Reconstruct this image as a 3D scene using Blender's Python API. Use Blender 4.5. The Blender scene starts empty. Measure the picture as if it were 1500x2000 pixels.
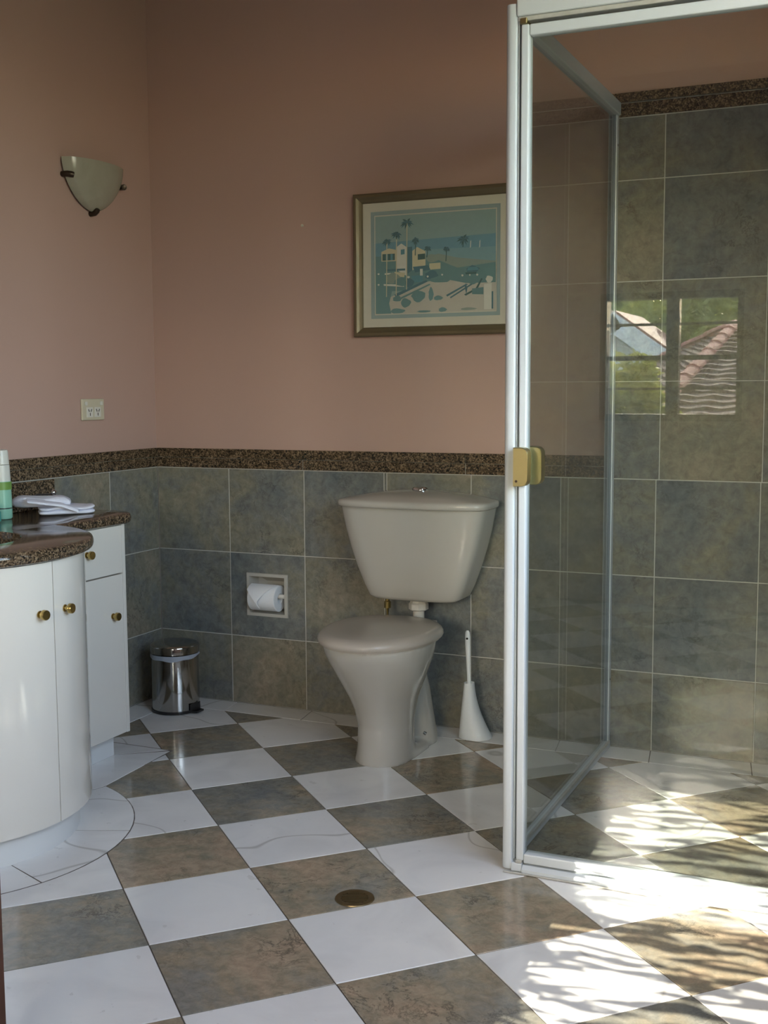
import bpy, bmesh, math, random
from mathutils import Vector, Matrix

PI = math.pi
scene = bpy.context.scene
C = scene.collection
random.seed(7)

# ------------------------------------------------------------------ camera
cam_d = bpy.data.cameras.new('camera')
cam = bpy.data.objects.new('camera', cam_d)
C.objects.link(cam)
cam_d.sensor_fit = 'HORIZONTAL'
cam_d.sensor_width = 36.0
cam_d.lens = 2304.8 * 36.0 / 1500.0
cam_d.clip_start = 0.05
cam_d.clip_end = 300
FW = Vector((-0.40305724, 0.90922177, -0.10421432))
RT = Vector((0.91441122, 0.40475201, -0.0052846))
UP = Vector((-0.03737608, 0.09742474, 0.99454082))
mw = Matrix((RT, UP, -FW)).transposed().to_4x4()
mw.translation = Vector((2.52244, -3.63435, 1.13604))
cam.matrix_world = mw
scene.camera = cam

# ------------------------------------------------------------------ world, sun, portals, exposure
SUN_DIR = Vector((-0.035, 1.0, -0.40)).normalized()      # direction the light travels
world = bpy.data.worlds.new('world')
scene.world = world
world.use_nodes = True
wn = world.node_tree
wn.nodes.clear()
sky = wn.nodes.new('ShaderNodeTexSky')
sky.sky_type = 'NISHITA'
sky.sun_disc = False
sky.sun_elevation = math.radians(21.8)
sky.sun_rotation = PI
sky.air_density = 1.0
sky.dust_density = 1.5
bg = wn.nodes.new('ShaderNodeBackground')
bg.inputs['Strength'].default_value = 0.62
wo = wn.nodes.new('ShaderNodeOutputWorld')
haze = wn.nodes.new('ShaderNodeMix')          # thin bright cloud whitening the blue sky
haze.data_type = 'RGBA'
haze.inputs[0].default_value = 0.5
haze.inputs[7].default_value = (1.02, 0.93, 0.80, 1)
wn.links.new(sky.outputs[0], haze.inputs[6])
wn.links.new(haze.outputs[2], bg.inputs['Color'])
wn.links.new(bg.outputs[0], wo.inputs['Surface'])

sd = bpy.data.lights.new('sun', 'SUN')
sd.energy = 3.4
sd.angle = math.radians(0.09)
sd.color = (1.0, 0.9, 0.74)
so = bpy.data.objects.new('sun', sd)
C.objects.link(so)
so.rotation_euler = SUN_DIR.to_track_quat('-Z', 'Y').to_euler()


def portal(name, loc, direction, w, h):
    ld = bpy.data.lights.new(name, 'AREA')
    ld.shape = 'RECTANGLE'
    ld.size = w
    ld.size_y = h
    ld.cycles.is_portal = True
    o = bpy.data.objects.new(name, ld)
    C.objects.link(o)
    o.location = loc
    o.rotation_euler = Vector(direction).to_track_quat('-Z', 'Y').to_euler()


XR, YB, ZC = 2.80, -4.60, 2.70          # right wall, rear wall, ceiling
W1 = (1.03, 1.76, 0.96, 1.62)           # rear window seen mirrored in the shower door: x0,x1,z0,z1
W2 = (1.95, 2.52, 0.92, 1.78)           # rear window that lets the sun in
W3 = (-2.95, -1.30, 0.90, 2.30)         # right wall window: y0,y1,z0,z1
portal('daylight_portal_rear', ((W1[0] + W1[1]) / 2, YB - 0.10, 1.29), (0, 1, 0), 0.73, 0.66)
portal('daylight_portal_sun_side', ((W2[0] + W2[1]) / 2, YB - 0.10, 1.34), (0, 1, 0), 0.52, 0.84)
portal('daylight_portal_right', (XR + 0.10, (W3[0] + W3[1]) / 2, 1.60), (-1, 0, 0), 1.65, 1.40)

vs = scene.view_settings
vs.view_transform = 'Standard'
vs.look = 'None'
vs.gamma = 1.0
vs.use_curve_mapping = False
vs.exposure = 3.1
scene.cycles.diffuse_bounces = 6
scene.cycles.transparent_max_bounces = 24
scene.cycles.max_bounces = 12


# ------------------------------------------------------------------ material helpers
class NT:
    def __init__(self, name):
        self.m = bpy.data.materials.new(name)
        self.m.use_nodes = True
        self.t = self.m.node_tree
        self.t.nodes.clear()
        self.out = self.t.nodes.new('ShaderNodeOutputMaterial')

    def n(self, typ, **kw):
        nd = self.t.nodes.new(typ)
        for k, v in kw.items():
            setattr(nd, k, v)
        return nd

    def l(self, a, b):
        self.t.links.new(a, b)

    def val(self, sock, v):
        if hasattr(v, 'default_value') or hasattr(v, 'is_output'):
            self.l(v, sock)
        else:
            sock.default_value = v

    def math(self, op, a, b=0.0, clamp=False):
        nd = self.n('ShaderNodeMath', operation=op, use_clamp=clamp)
        self.val(nd.inputs[0], a)
        self.val(nd.inputs[1], b)
        return nd.outputs[0]

    def mix(self, fac, a, b, mode='MIX'):
        nd = self.n('ShaderNodeMix', data_type='RGBA', blend_type=mode)
        self.val(nd.inputs[0], fac)
        for s, v in ((nd.inputs[6], a), (nd.inputs[7], b)):
            if isinstance(v, (tuple, list)):
                s.default_value = (*v[:3], 1)
            else:
                self.l(v, s)
        return nd.outputs[2]

    def noise(self, vec, scale, detail=4, dist=0.0, rough=0.55):
        nd = self.n('ShaderNodeTexNoise')
        nd.inputs['Scale'].default_value = scale
        nd.inputs['Detail'].default_value = detail
        nd.inputs['Distortion'].default_value = dist
        nd.inputs['Roughness'].default_value = rough
        if vec is not None:
            self.l(vec, nd.inputs['Vector'])
        return nd.outputs['Fac']

    def ramp(self, fac, stops, interp='LINEAR'):
        nd = self.n('ShaderNodeValToRGB')
        nd.color_ramp.interpolation = interp
        cr = nd.color_ramp
        while len(cr.elements) < len(stops):
            cr.elements.new(0.5)
        for e, (p, c) in zip(cr.elements, stops):
            e.position = p
            e.color = (*c, 1) if len(c) == 3 else c
        self.l(fac, nd.inputs[0])
        return nd.outputs[0]

    def coords(self, spread=40.0):
        tc = self.n('ShaderNodeTexCoord')
        oi = self.n('ShaderNodeObjectInfo')
        s = self.math('MULTIPLY', oi.outputs['Random'], spread)
        vm = self.n('ShaderNodeVectorMath', operation='ADD')
        self.l(tc.outputs['Object'], vm.inputs[0])
        cb = self.n('ShaderNodeCombineXYZ')
        self.l(s, cb.inputs[0])
        s2 = self.math('MULTIPLY', s, 1.7)
        self.l(s2, cb.inputs[1])
        self.l(s, cb.inputs[2])
        self.l(cb.outputs[0], vm.inputs[1])
        return vm.outputs[0], oi.outputs['Random']

    def principled(self, color, rough=0.5, metal=0.0, spec=0.5, bump=None, bstr=0.1, bdist=0.002, coat=0.0):
        p = self.n('ShaderNodeBsdfPrincipled')
        if isinstance(color, (tuple, list)):
            p.inputs['Base Color'].default_value = (*color[:3], 1)
        else:
            self.l(color, p.inputs['Base Color'])
        self.val(p.inputs['Roughness'], rough)
        p.inputs['Metallic'].default_value = metal
        p.inputs['Specular IOR Level'].default_value = spec
        p.inputs['Coat Weight'].default_value = coat
        p.inputs['Coat Roughness'].default_value = 0.05
        if bump is not None:
            b = self.n('ShaderNodeBump')
            b.inputs['Strength'].default_value = bstr
            b.inputs['Distance'].default_value = bdist
            self.l(bump, b.inputs['Height'])
            self.l(b.outputs[0], p.inputs['Normal'])
        self.l(p.outputs[0], self.out.inputs[0])
        return p


def plain(name, col, rough=0.5, metal=0.0, spec=0.5, var=0.06, scale=9.0, coat=0.0):
    """a near-uniform procedural material: slight noise in tone and in relief"""
    t = NT(name)
    vec, rnd = t.coords(5)
    f = t.noise(vec, scale, 5)
    lo = tuple(c * (1 - var) for c in col)
    hi = tuple(min(1, c * (1 + var)) for c in col)
    t.principled(t.mix(f, lo, hi), rough, metal, spec, coat=coat)
    return t.m


def slate(name, stops, rough, gain=1.0, crack=0.55):
    t = NT(name)
    vec, rnd = t.coords()
    big = t.noise(vec, 3.6, 10, 0.35, 0.66)
    shift = t.math('MULTIPLY', t.math('SUBTRACT', rnd, 0.5), 0.16)
    col = t.ramp(t.math('ADD', big, shift), stops)
    fine = t.noise(vec, 34, 9, 0.5, 0.75)
    col = t.mix(1.0, col, t.ramp(fine, [(0.25, (0.62 * gain,) * 3), (0.5, (1.0 * gain,) * 3), (0.78, (1.42 * gain,) * 3)]), 'MULTIPLY')
    c1 = t.noise(vec, 9, 8, 0.4, 0.7)
    line = t.math('SUBTRACT', 1.0, t.math('DIVIDE', t.math('ABSOLUTE', t.math('SUBTRACT', c1, 0.5)), 0.022), True)
    mask = t.math('MULTIPLY', t.math('SUBTRACT', t.noise(vec, 5, 3), 0.5), 6.0, True)
    col = t.mix(t.math('MULTIPLY', t.math('MULTIPLY', line, mask), crack), col, (0.035, 0.034, 0.030))
    c2 = t.noise(vec, 4, 5, 0.6, 0.6)
    l2 = t.math('SUBTRACT', 1.0, t.math('DIVIDE', t.math('ABSOLUTE', t.math('SUBTRACT', c2, 0.45)), 0.008), True)
    m2 = t.math('MULTIPLY', t.math('SUBTRACT', t.noise(vec, 6, 3), 0.55), 6.0, True)
    col = t.mix(t.math('MULTIPLY', t.math('MULTIPLY', l2, m2), 0.4), col, (0.40, 0.38, 0.33))
    r = t.math('ADD', t.math('MULTIPLY', fine, 0.12), rough - 0.06)
    t.principled(col, r, 0, 0.5, fine, 0.05, 0.001)
    return t.m


M = {}
M['wall_tile'] = slate('wall_slate_tile', [(0.33, (0.108, 0.121, 0.126)), (0.45, (0.146, 0.150, 0.141)), (0.55, (0.172, 0.165, 0.130)), (0.70, (0.222, 0.192, 0.145))], 0.2, 1.17)
M['floor_slate'] = slate('floor_slate_tile', [(0.33, (0.170, 0.178, 0.172)), (0.44, (0.230, 0.222, 0.190)), (0.55, (0.285, 0.243, 0.175)), (0.67, (0.385, 0.29, 0.205))], 0.14, 1.0, 0.7)

t = NT('white_marble_tile')
vec, rnd = t.coords()
cl = t.noise(vec, 4.5, 6, 1.0)
col = t.ramp(cl, [(0.3, (0.70, 0.70, 0.70)), (0.55, (0.79, 0.79, 0.785)), (0.8, (0.84, 0.835, 0.82))])
v1 = t.noise(vec, 2.0, 2, 0.2, 0.45)
ln = t.math('SUBTRACT', 1.0, t.math('DIVIDE', t.math('ABSOLUTE', t.math('SUBTRACT', v1, 0.48)), 0.007), True)
pick = t.math('GREATER_THAN', rnd, 0.40)
col = t.mix(t.math('MULTIPLY', t.math('MULTIPLY', ln, pick), 0.55), col, (0.27, 0.25, 0.235))
fl = t.noise(vec, 30, 3)
col = t.mix(t.math('MULTIPLY', t.math('GREATER_THAN', fl, 0.70), 0.25), col, (0.4, 0.38, 0.36))
t.principled(col, 0.12, 0, 0.5)
M['marble'] = t.m

t = NT('brown_speckled_granite')
vec, rnd = t.coords()
vo = t.n('ShaderNodeTexVoronoi')
vo.inputs['Scale'].default_value = 260
t.l(vec, vo.inputs['Vector'])
sep = t.n('ShaderNodeSeparateColor')
t.l(vo.outputs['Color'], sep.inputs[0])
f = t.math('ADD', t.math('MULTIPLY', sep.outputs[0], 0.65), t.math('MULTIPLY', t.noise(vec, 60, 4), 0.5))
col = t.ramp(f, [(0.28, (0.012, 0.011, 0.010)), (0.48, (0.055, 0.038, 0.023)), (0.68, (0.115, 0.078, 0.045)), (0.92, (0.25, 0.18, 0.115))])
t.principled(col, 0.1, 0, 0.5)
M['granite'] = t.m

t = NT('pink_wall_paint')
tc = t.n('ShaderNodeTexCoord')
f = t.noise(tc.outputs['Object'], 1.3, 4)
g = t.noise(tc.outputs['Object'], 180, 3)
t.principled(t.mix(f, (0.43, 0.297, 0.260), (0.468, 0.325, 0.283)), 0.45, 0, 0.35, g, 0.06, 0.001)
M['pink'] = t.m

M['ceiling'] = plain('ceiling_paint', (0.55, 0.47, 0.42), 0.7)
M['wall_grout'] = plain('pale_wall_grout', (0.46, 0.45, 0.41), 0.8, var=0.15, scale=40)
M['floor_grout'] = plain('dark_floor_grout', (0.11, 0.095, 0.08), 0.85, var=0.25, scale=40)
M['ceramic'] = plain('ivory_glazed_ceramic', (0.44, 0.425, 0.39), 0.1, var=0.02, coat=0.3)
M['seat'] = plain('ivory_seat_plastic', (0.40, 0.365, 0.325), 0.2, var=0.02)
M['white_plastic'] = plain('white_plastic', (0.66, 0.70, 0.73), 0.3, var=0.03)
M['pipe_white'] = plain('white_pipe_plastic', (0.6, 0.58, 0.54), 0.35, var=0.04)
M['cabinet'] = plain('cream_gloss_laminate', (0.72, 0.69, 0.625), 0.09, var=0.015, coat=0.6)
M['kick'] = plain('white_kickboard_laminate', (0.66, 0.67, 0.66), 0.35, var=0.03)
M['brass'] = plain('aged_brass', (0.50, 0.37, 0.14), 0.26, 1.0, var=0.12)
M['gold'] = plain('brushed_gold_metal', (0.44, 0.385, 0.20), 0.33, 1.0, var=0.08)
M['drain_brass'] = plain('dull_dark_brass', (0.24, 0.185, 0.10), 0.42, 1.0, var=0.2, scale=60)
M['bronze'] = plain('dark_bronze', (0.05, 0.035, 0.025), 0.35, 0.7, var=0.2)
M['chrome'] = plain('chrome', (0.55, 0.56, 0.57), 0.08, 1.0, var=0.03)
M['steel'] = plain('polished_stainless_steel', (0.42, 0.41, 0.39), 0.11, 1.0, var=0.04)
M['black_plastic'] = plain('black_plastic', (0.012, 0.012, 0.013), 0.35, var=0.1)
M['hole'] = plain('dark_slot', (0.006, 0.006, 0.006), 0.8)
M['white_frame'] = plain('white_powder_coated_aluminium', (0.56, 0.61, 0.645), 0.24, var=0.02)
M['frame_gap'] = plain('grey_glazing_seal', (0.16, 0.19, 0.22), 0.5, var=0.08)
M['sealant'] = plain('clear_grey_silicone', (0.42, 0.42, 0.39), 0.45, var=0.2, scale=60)
M['timber'] = plain('dark_red_brown_timber', (0.075, 0.033, 0.022), 0.4, var=0.3, scale=14)
M['towel'] = None
M['paper'] = plain('white_tissue_paper', (0.72, 0.75, 0.80), 0.9, var=0.03, scale=60)
M['outlet'] = plain('cream_outlet_plastic', (0.52, 0.49, 0.38), 0.35, var=0.03)
M['outlet_white'] = plain('white_socket_face', (0.62, 0.62, 0.58), 0.35, var=0.03)
M['picture_frame'] = plain('olive_bronze_picture_frame', (0.155, 0.125, 0.075), 0.4, 0.35, var=0.12)
M['mat'] = plain('cream_mat_board', (0.60, 0.585, 0.50), 0.8, var=0.02)
M['mat_blue'] = plain('pale_blue_mat_board', (0.30, 0.39, 0.40), 0.8, var=0.02)
M['bag'] = plain('thin_white_bin_liner', (0.33, 0.36, 0.41), 0.35, var=0.08, scale=40)
M['water_brown'] = plain('brown_basin', (0.11, 0.055, 0.03), 0.15, var=0.25, scale=60)

t = NT('white_terry_towel')
vec, rnd = t.coords(5)
f = t.noise(vec, 420, 4)
g = t.noise(vec, 30, 3)
t.principled(t.mix(g, (0.66, 0.68, 0.78), (0.76, 0.78, 0.88)), 0.95, 0, 0.1, f, 0.6, 0.003)
M['towel'] = t.m

t = NT('frosted_alabaster_glass')
vec, rnd = t.coords(5)
f = t.noise(vec, 9, 5, 2.0)
t.principled(t.mix(f, (0.27, 0.26, 0.21), (0.36, 0.345, 0.28)), 0.22, 0, 0.5)
M['alabaster'] = t.m


def glass(name, tint, ior=1.5):
    """thin pane: clear transmission with fresnel reflection on both faces"""
    t = NT(name)
    geo = t.n('ShaderNodeNewGeometry')
    mx = t.n('ShaderNodeMix', data_type='FLOAT')
    t.l(geo.outputs['Backfacing'], mx.inputs[0])
    mx.inputs[2].default_value = ior
    mx.inputs[3].default_value = 1.0 / ior
    fr = t.n('ShaderNodeFresnel')
    t.l(mx.outputs[0], fr.inputs['IOR'])
    tr = t.n('ShaderNodeBsdfTransparent')
    tr.inputs[0].default_value = (*tint, 1)
    gl = t.n('ShaderNodeBsdfGlossy')
    gl.inputs['Roughness'].default_value = 0.0
    ms = t.n('ShaderNodeMixShader')
    t.l(fr.outputs[0], ms.inputs[0])
    t.l(tr.outputs[0], ms.inputs[1])
    t.l(gl.outputs[0], ms.inputs[2])
    t.l(ms.outputs[0], t.out.inputs[0])
    return t.m


M['glass'] = glass('shower_glass', (0.90, 0.92, 0.905), 1.56)
M['pane'] = glass('window_glass', (0.97, 0.98, 0.97))
M['glass_edge'] = plain('green_glass_edge', (0.22, 0.30, 0.30), 0.15)


# ------------------------------------------------------------------ mesh helpers
def link(name, me, mat=None, parent=None, loc=(0, 0, 0), kind=None):
    o = bpy.data.objects.new(name, me)
    C.objects.link(o)
    o.location = loc
    if parent is not None:
        o.parent = parent
    if mat is not None and me is not None and len(me.materials) == 0:
        me.materials.append(M[mat] if isinstance(mat, str) else mat)
    if kind:
        o['kind'] = kind
    return o


def thing(name, label, cat, loc=(0, 0, 0), group=None):
    o = bpy.data.objects.new(name, None)
    C.objects.link(o)
    o.location = loc
    o.empty_display_size = 0.05
    o['label'] = label
    o['category'] = cat
    if group:
        o['group'] = group
    return o


def tag(o, label, cat, group=None):
    o['label'] = label
    o['category'] = cat
    if group:
        o['group'] = group
    return o


def to_mesh(bm, name, smooth=False, angle=40, origin=(0, 0, 0)):
    bmesh.ops.recalc_face_normals(bm, faces=bm.faces)
    if origin != (0, 0, 0):
        bmesh.ops.translate(bm, verts=bm.verts, vec=-Vector(origin))
    me = bpy.data.meshes.new(name)
    bm.to_mesh(me)
    bm.free()
    if smooth:
        me.shade_smooth()
        me.set_sharp_from_angle(angle=math.radians(angle))
    return me


def part(name, bm, mat, parent=None, smooth=False, angle=40, kind=None):
    """bm in world coordinates; the object's origin goes to the centre of its bounds, or to the parent"""
    xs = [v.co for v in bm.verts]
    c = Vector([(min(v[i] for v in xs) + max(v[i] for v in xs)) / 2 for i in range(3)])
    me = to_mesh(bm, name, smooth, angle, tuple(c))
    o = link(name, me, mat, None, c, kind)
    if parent is not None:
        o.parent = parent
        base = Vector((0, 0, 0))
        p = parent
        while p is not None:
            base += p.location
            p = p.parent
        o.location = c - base
    return o


def abox(bm, x0, x1, y0, y1, z0, z1, bevel=0.0, seg=2):
    r = bmesh.ops.create_cube(bm, size=1.0)
    vs_ = r['verts']
    for v in vs_:
        v.co = Vector((x0 + (v.co.x + .5) * (x1 - x0), y0 + (v.co.y + .5) * (y1 - y0), z0 + (v.co.z + .5) * (z1 - z0)))
    if bevel:
        es = list({e for v in vs_ for e in v.link_edges})
        bmesh.ops.bevel(bm, geom=es, offset=bevel, segments=seg, affect='EDGES', profile=0.5)
    return bm


def box(x0, x1, y0, y1, z0, z1, bevel=0.0, seg=2):
    return abox(bmesh.new(), x0, x1, y0, y1, z0, z1, bevel, seg)


def loft(bm, rings, cap0=True, cap1=True, closed=True):
    vr = [[bm.verts.new(p) for p in r] for r in rings]
    n = len(vr[0])
    for a, b in zip(vr, vr[1:]):
        for i in range(n if closed else n - 1):
            j = (i + 1) % n
            bm.faces.new((a[i], a[j], b[j], b[i]))
    if cap0:
        bm.faces.new(vr[0][::-1])
    if cap1:
        bm.faces.new(vr[-1])
    return vr


def ering(cx, cy, z, a, b, n=40, p=2.0, b2=None):
    """super-ellipse ring; b2 = other half length towards +y"""
    out = []
    for i in range(n):
        t_ = 2 * PI * i / n
        c, s = math.cos(t_), math.sin(t_)
        bb = b if s < 0 or b2 is None else b2
        out.append((cx + a * math.copysign(abs(c) ** (2 / p), c), cy + bb * math.copysign(abs(s) ** (2 / p), s), z))
    return out


def tube(bm, pts, rad, n=10, caps=True):
    pts = [Vector(p) for p in pts]
    rs = rad if isinstance(rad, (list, tuple)) else [rad] * len(pts)
    rings = []
    for i, p in enumerate(pts):
        d = (pts[min(i + 1, len(pts) - 1)] - pts[max(i - 1, 0)]).normalized()
        ref = Vector((0, 0, 1)) if abs(d.z) < 0.9 else Vector((1, 0, 0))
        a = d.cross(ref).normalized()
        b = d.cross(a)
        rings.append([p + rs[i] * (math.cos(2 * PI * k / n) * a + math.sin(2 * PI * k / n) * b) for k in range(n)])
    loft(bm, rings, caps, caps)
    return bm


def inset_poly(poly, d):
    """inset a convex counter-clockwise polygon by d"""
    n = len(poly)
    out = []
    for i in range(n):
        p0, p1, p2 = Vector(poly[i - 1]), Vector(poly[i]), Vector(poly[(i + 1) % n])
        e1, e2 = (p1 - p0).normalized(), (p2 - p1).normalized()
        n1, n2 = Vector((-e1.y, e1.x)), Vector((-e2.y, e2.x))
        k = 1 + n1.dot(n2)
        out.append(p1 + (n1 + n2) * (d / max(k, 0.15)))
    return [tuple(p) for p in out]


def clip(poly, a, b, c):
    """keep a*x+b*y<=c"""
    out = []
    n = len(poly)
    for i in range(n):
        p, q = poly[i], poly[(i + 1) % n]
        dp, dq = a * p[0] + b * p[1] - c, a * q[0] + b * q[1] - c
        if dp <= 0:
            out.append(p)
        if (dp < 0 < dq) or (dq < 0 < dp):
            s = dp / (dp - dq)
            out.append((p[0] + (q[0] - p[0]) * s, p[1] + (q[1] - p[1]) * s))
    res = []
    for p in out:
        if not res or math.dist(p, res[-1]) > 1e-5:
            res.append(p)
    if len(res) > 1 and math.dist(res[0], res[-1]) < 1e-5:
        res.pop()
    return res


def area(poly):
    return 0.5 * sum(poly[i - 1][0] * poly[i][1] - poly[i][0] * poly[i - 1][1] for i in range(len(poly)))


def tile_bm(poly, thick, gap, bev, fn):
    """poly (ccw, 2D) -> chamfered slab; fn(u,v,h) maps to space, h=0 is the visible face"""
    bm = bmesh.new()
    p0 = inset_poly(poly, gap)
    p1 = inset_poly(poly, gap + bev)
    loft(bm, [[fn(u, v, -thick) for u, v in p0], [fn(u, v, -bev) for u, v in p0], [fn(u, v, 0) for u, v in p1]])
    return bm


RECT_CACHE = {}


def rect_tile(name, parent, mat, axis, face, u0, u1, v0, v1, thick=0.009, gap=0.0015, bev=0.0012, label=None):
    """a wall tile; axis 'y' = back wall (face y, out is -y), 'x' = left wall (out is +x), '-x' = right wall"""
    w, h = round(u1 - u0, 4), round(v1 - v0, 4)
    key = (axis, w, h, thick, mat, gap)
    if key not in RECT_CACHE:
        fn = {'y': lambda u, v, d: (u, -d, v), 'x': lambda u, v, d: (d, u, v), '-x': lambda u, v, d: (-d, u, v)}[axis]
        bm = tile_bm([(-w / 2, -h / 2), (w / 2, -h / 2), (w / 2, h / 2), (-w / 2, h / 2)], thick, gap, bev, fn)
        RECT_CACHE[key] = to_mesh(bm, name)
    c, z = (u0 + u1) / 2, (v0 + v1) / 2
    loc = (c, face, z) if axis == 'y' else (face, c, z)
    o = link(name, RECT_CACHE[key], mat, parent, loc)
    if label:
        o['label'] = label
    return o


# ------------------------------------------------------------------ room shell
def slab_with_holes(axis, p0, p1, u0, u1, v0, v1, holes):
    """a wall slab between p0 and p1 along its axis with rectangular openings, built as a grid"""
    us = sorted({u0, u1, *[h[0] for h in holes], *[h[1] for h in holes]})
    vs_ = sorted({v0, v1, *[h[2] for h in holes], *[h[3] for h in holes]})
    bm = bmesh.new()
    for i in range(len(us) - 1):
        for j in range(len(vs_) - 1):
            cu, cv = (us[i] + us[i + 1]) / 2, (vs_[j] + vs_[j + 1]) / 2
            if any(h[0] < cu < h[1] and h[2] < cv < h[3] for h in holes):
                continue
            if axis == 'y':
                abox(bm, us[i], us[i + 1], p0, p1, vs_[j], vs_[j + 1])
            else:
                abox(bm, p0, p1, us[i], us[i + 1], vs_[j], vs_[j + 1])
    bmesh.ops.remove_doubles(bm, verts=bm.verts, dist=1e-5)
    # faces shared by neighbouring cells
    seen = {}
    for f in bm.faces:
        seen.setdefault(tuple(sorted(v.index for v in f.verts)), []).append(f)
    dead = [f for fs in seen.values() if len(fs) > 1 for f in fs]
    bmesh.ops.delete(bm, geom=dead, context='FACES_ONLY')
    return bm


TPH = (0.376, 0.534, 0.330, 0.478)            # paper-holder recess in the back wall

wall_back = part('wall_back', slab_with_holes('y', 0.010, 0.16, -0.15, XR + 0.15, -0.1, ZC, [TPH]), 'pink', kind='structure')
wall_left = part('wall_left', box(-0.16, -0.010, YB - 0.15, 0.010, -0.1, ZC), 'pink', kind='structure')
wall_right = part('wall_right', slab_with_holes('x', XR, XR + 0.16, YB, 0.010, -0.1, ZC, [W3]), 'pink', kind='structure')
wall_rear = part('wall_rear', slab_with_holes('y', YB - 0.16, YB, -0.010, XR + 0.16, -0.1, ZC, [W1, W2]), 'pink', kind='structure')
ceiling = part('ceiling', box(-0.16, XR + 0.16, YB - 0.16, 0.16, ZC, ZC + 0.12), 'ceiling', kind='structure')
floor = part('floor', box(-0.01, XR, YB, 0.010, -0.10, -0.0022), 'floor_grout', kind='structure')


def under(par, o):
    base = Vector(par.location)
    o.parent = par
    o.location = Vector(o.location) - base
    return o


# --- wall tiles: back wall
R = [0.0, 0.2486, 0.5515, 0.8530]                 # dado rows
GR = [0.8530, 0.8900, 0.9250]                     # granite capping
SR = [0.8530, 1.1530, 1.4550, 1.7563, 1.9415]     # shower rows above the dado
SG = [1.9415, 1.9835, 2.0130]
XP = 1.668                                         # where the tall shower tiling starts
under(wall_back, part('grout_bed', slab_with_holes('y', 0.0012, 0.010, 0, XR, 0, 0.918, [TPH]), 'wall_grout'))
under(wall_back, part('grout_bed', box(XP, XR, 0.0012, 0.010, 0.918, 2.006), 'wall_grout'))
cols = [0.0, 0.3035, 0.6065, 0.9115, 0.9220, 1.2235, 1.5245, 1.8235, 2.1315, 2.4345, 2.7375, XR]


def bt(u0, u1, v0, v1, mat='wall_tile', name='tile', thick=0.009, face=0.0):
    return under(wall_back, rect_tile(name, None, mat, 'y', face, u0, u1, v0, v1, thick))


for r in range(3):
    for c in range(len(cols) - 1):
        if r == 1 and c == 1:                      # this tile is cut around the paper holder
            bm = bmesh.new()
            for a in ((cols[1] + .0015, TPH[0], R[1] + .0015, R[2] - .0015), (TPH[1], cols[2] - .0015, R[1] + .0015, R[2] - .0015),
                      (TPH[0], TPH[1], R[1] + .0015, TPH[2]), (TPH[0], TPH[1], TPH[3], R[2] - .0015)):
                abox(bm, a[0], a[1], 0.0, 0.009, a[2], a[3])
            under(wall_back, part('tile', bm, 'wall_tile'))
            continue
        bt(cols[c], cols[c + 1], R[r], R[r + 1])
gx = [0.0, 0.604, 1.204, XP]
for a, b in zip(gx, gx[1:]):
    bt(a, b, GR[0], GR[1] + .0008, 'granite', 'granite_capping', 0.012, -0.003)
    bt(a, b, GR[1] - .0008, GR[2], 'granite', 'granite_capping', 0.016, -0.007)
ucols = [XP, 1.8325, 2.1345, 2.4375, 2.7405, XR]
for r in range(4):
    for a, b in zip(ucols, ucols[1:]):
        bt(a, b, SR[r], SR[r + 1])
for a, b in zip([XP, 2.30, XR], [2.30, XR]):
    bt(a, b, SG[0], SG[1], 'granite', 'granite_capping', 0.012, -0.003)
    bt(a, b, SG[1], SG[2], 'granite', 'granite_capping', 0.02, -0.012)

# --- left wall dado
under(wall_left, part('grout_bed', box(-0.010, -0.0012, YB, 0, 0, 0.918), 'wall_grout'))
lcols = [0.0, -0.2885] + [-0.2885 - 0.303 * k for k in range(1, 15)] + [YB]
for r in range(3):
    for a, b in zip(lcols, lcols[1:]):
        under(wall_left, rect_tile('tile', None, 'wall_tile', 'x', 0.0, b, a, R[r], R[r + 1]))
lg = [0.0, -0.30, -0.90, -1.50, -2.10, -2.70, -3.30, -3.90, YB]
for a, b in zip(lg, lg[1:]):
    under(wall_left, rect_tile('granite_capping', None, 'granite', 'x', 0.003, b, a, GR[0], GR[1] + .0008, 0.012))
    under(wall_left, rect_tile('granite_capping', None, 'granite', 'x', 0.007, b, a, GR[1] - .0008, GR[2], 0.016))

# --- right wall inside the shower
under(wall_right, part('grout_bed', box(XR - 0.009, XR, -1.05, 0, 0, 2.006), 'wall_grout'))
zz = [0, 0.2486, 0.5515] + SR
for r in range(len(zz) - 1):
    for a, b in zip([0, -0.30, -0.603, -0.906, -1.05], [-0.30, -0.603, -0.906, -1.05]):
        under(wall_right, rect_tile('tile', None, 'wall_tile', '-x', XR - 0.010, b, a, zz[r], zz[r + 1]))
for a, b in zip([0, -0.6], [-0.6, -1.05]):
    under(wall_right, rect_tile('granite_capping', None, 'granite', '-x', XR - 0.013, b, a, SG[0], SG[2], 0.013))

# --- floor tiles: diagonal chequerboard of slate and white marble
ANG = 0.80704
EX = Vector((math.cos(ANG), math.sin(ANG)))
EY = Vector((math.sin(ANG), -math.cos(ANG)))
O0 = Vector((0.69256, -0.87043))
T = 0.3
BW = 0.120                                           # border strip along the walls
VC = (0.29, -1.385)                                  # centre of the vanity bow
RB, RK, RCAB, RTOP = 0.466, 0.326, 0.360, 0.384
FT = {}


def ftile(poly, mat, z=0.0, name='tile'):
    if area(poly) < 0:
        poly = poly[::-1]
    bm = tile_bm(poly, 0.008, 0.0013, 0.0008, lambda u, v, h: (u, v, h + z))
    return under(floor, part(name, bm, mat))


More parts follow.
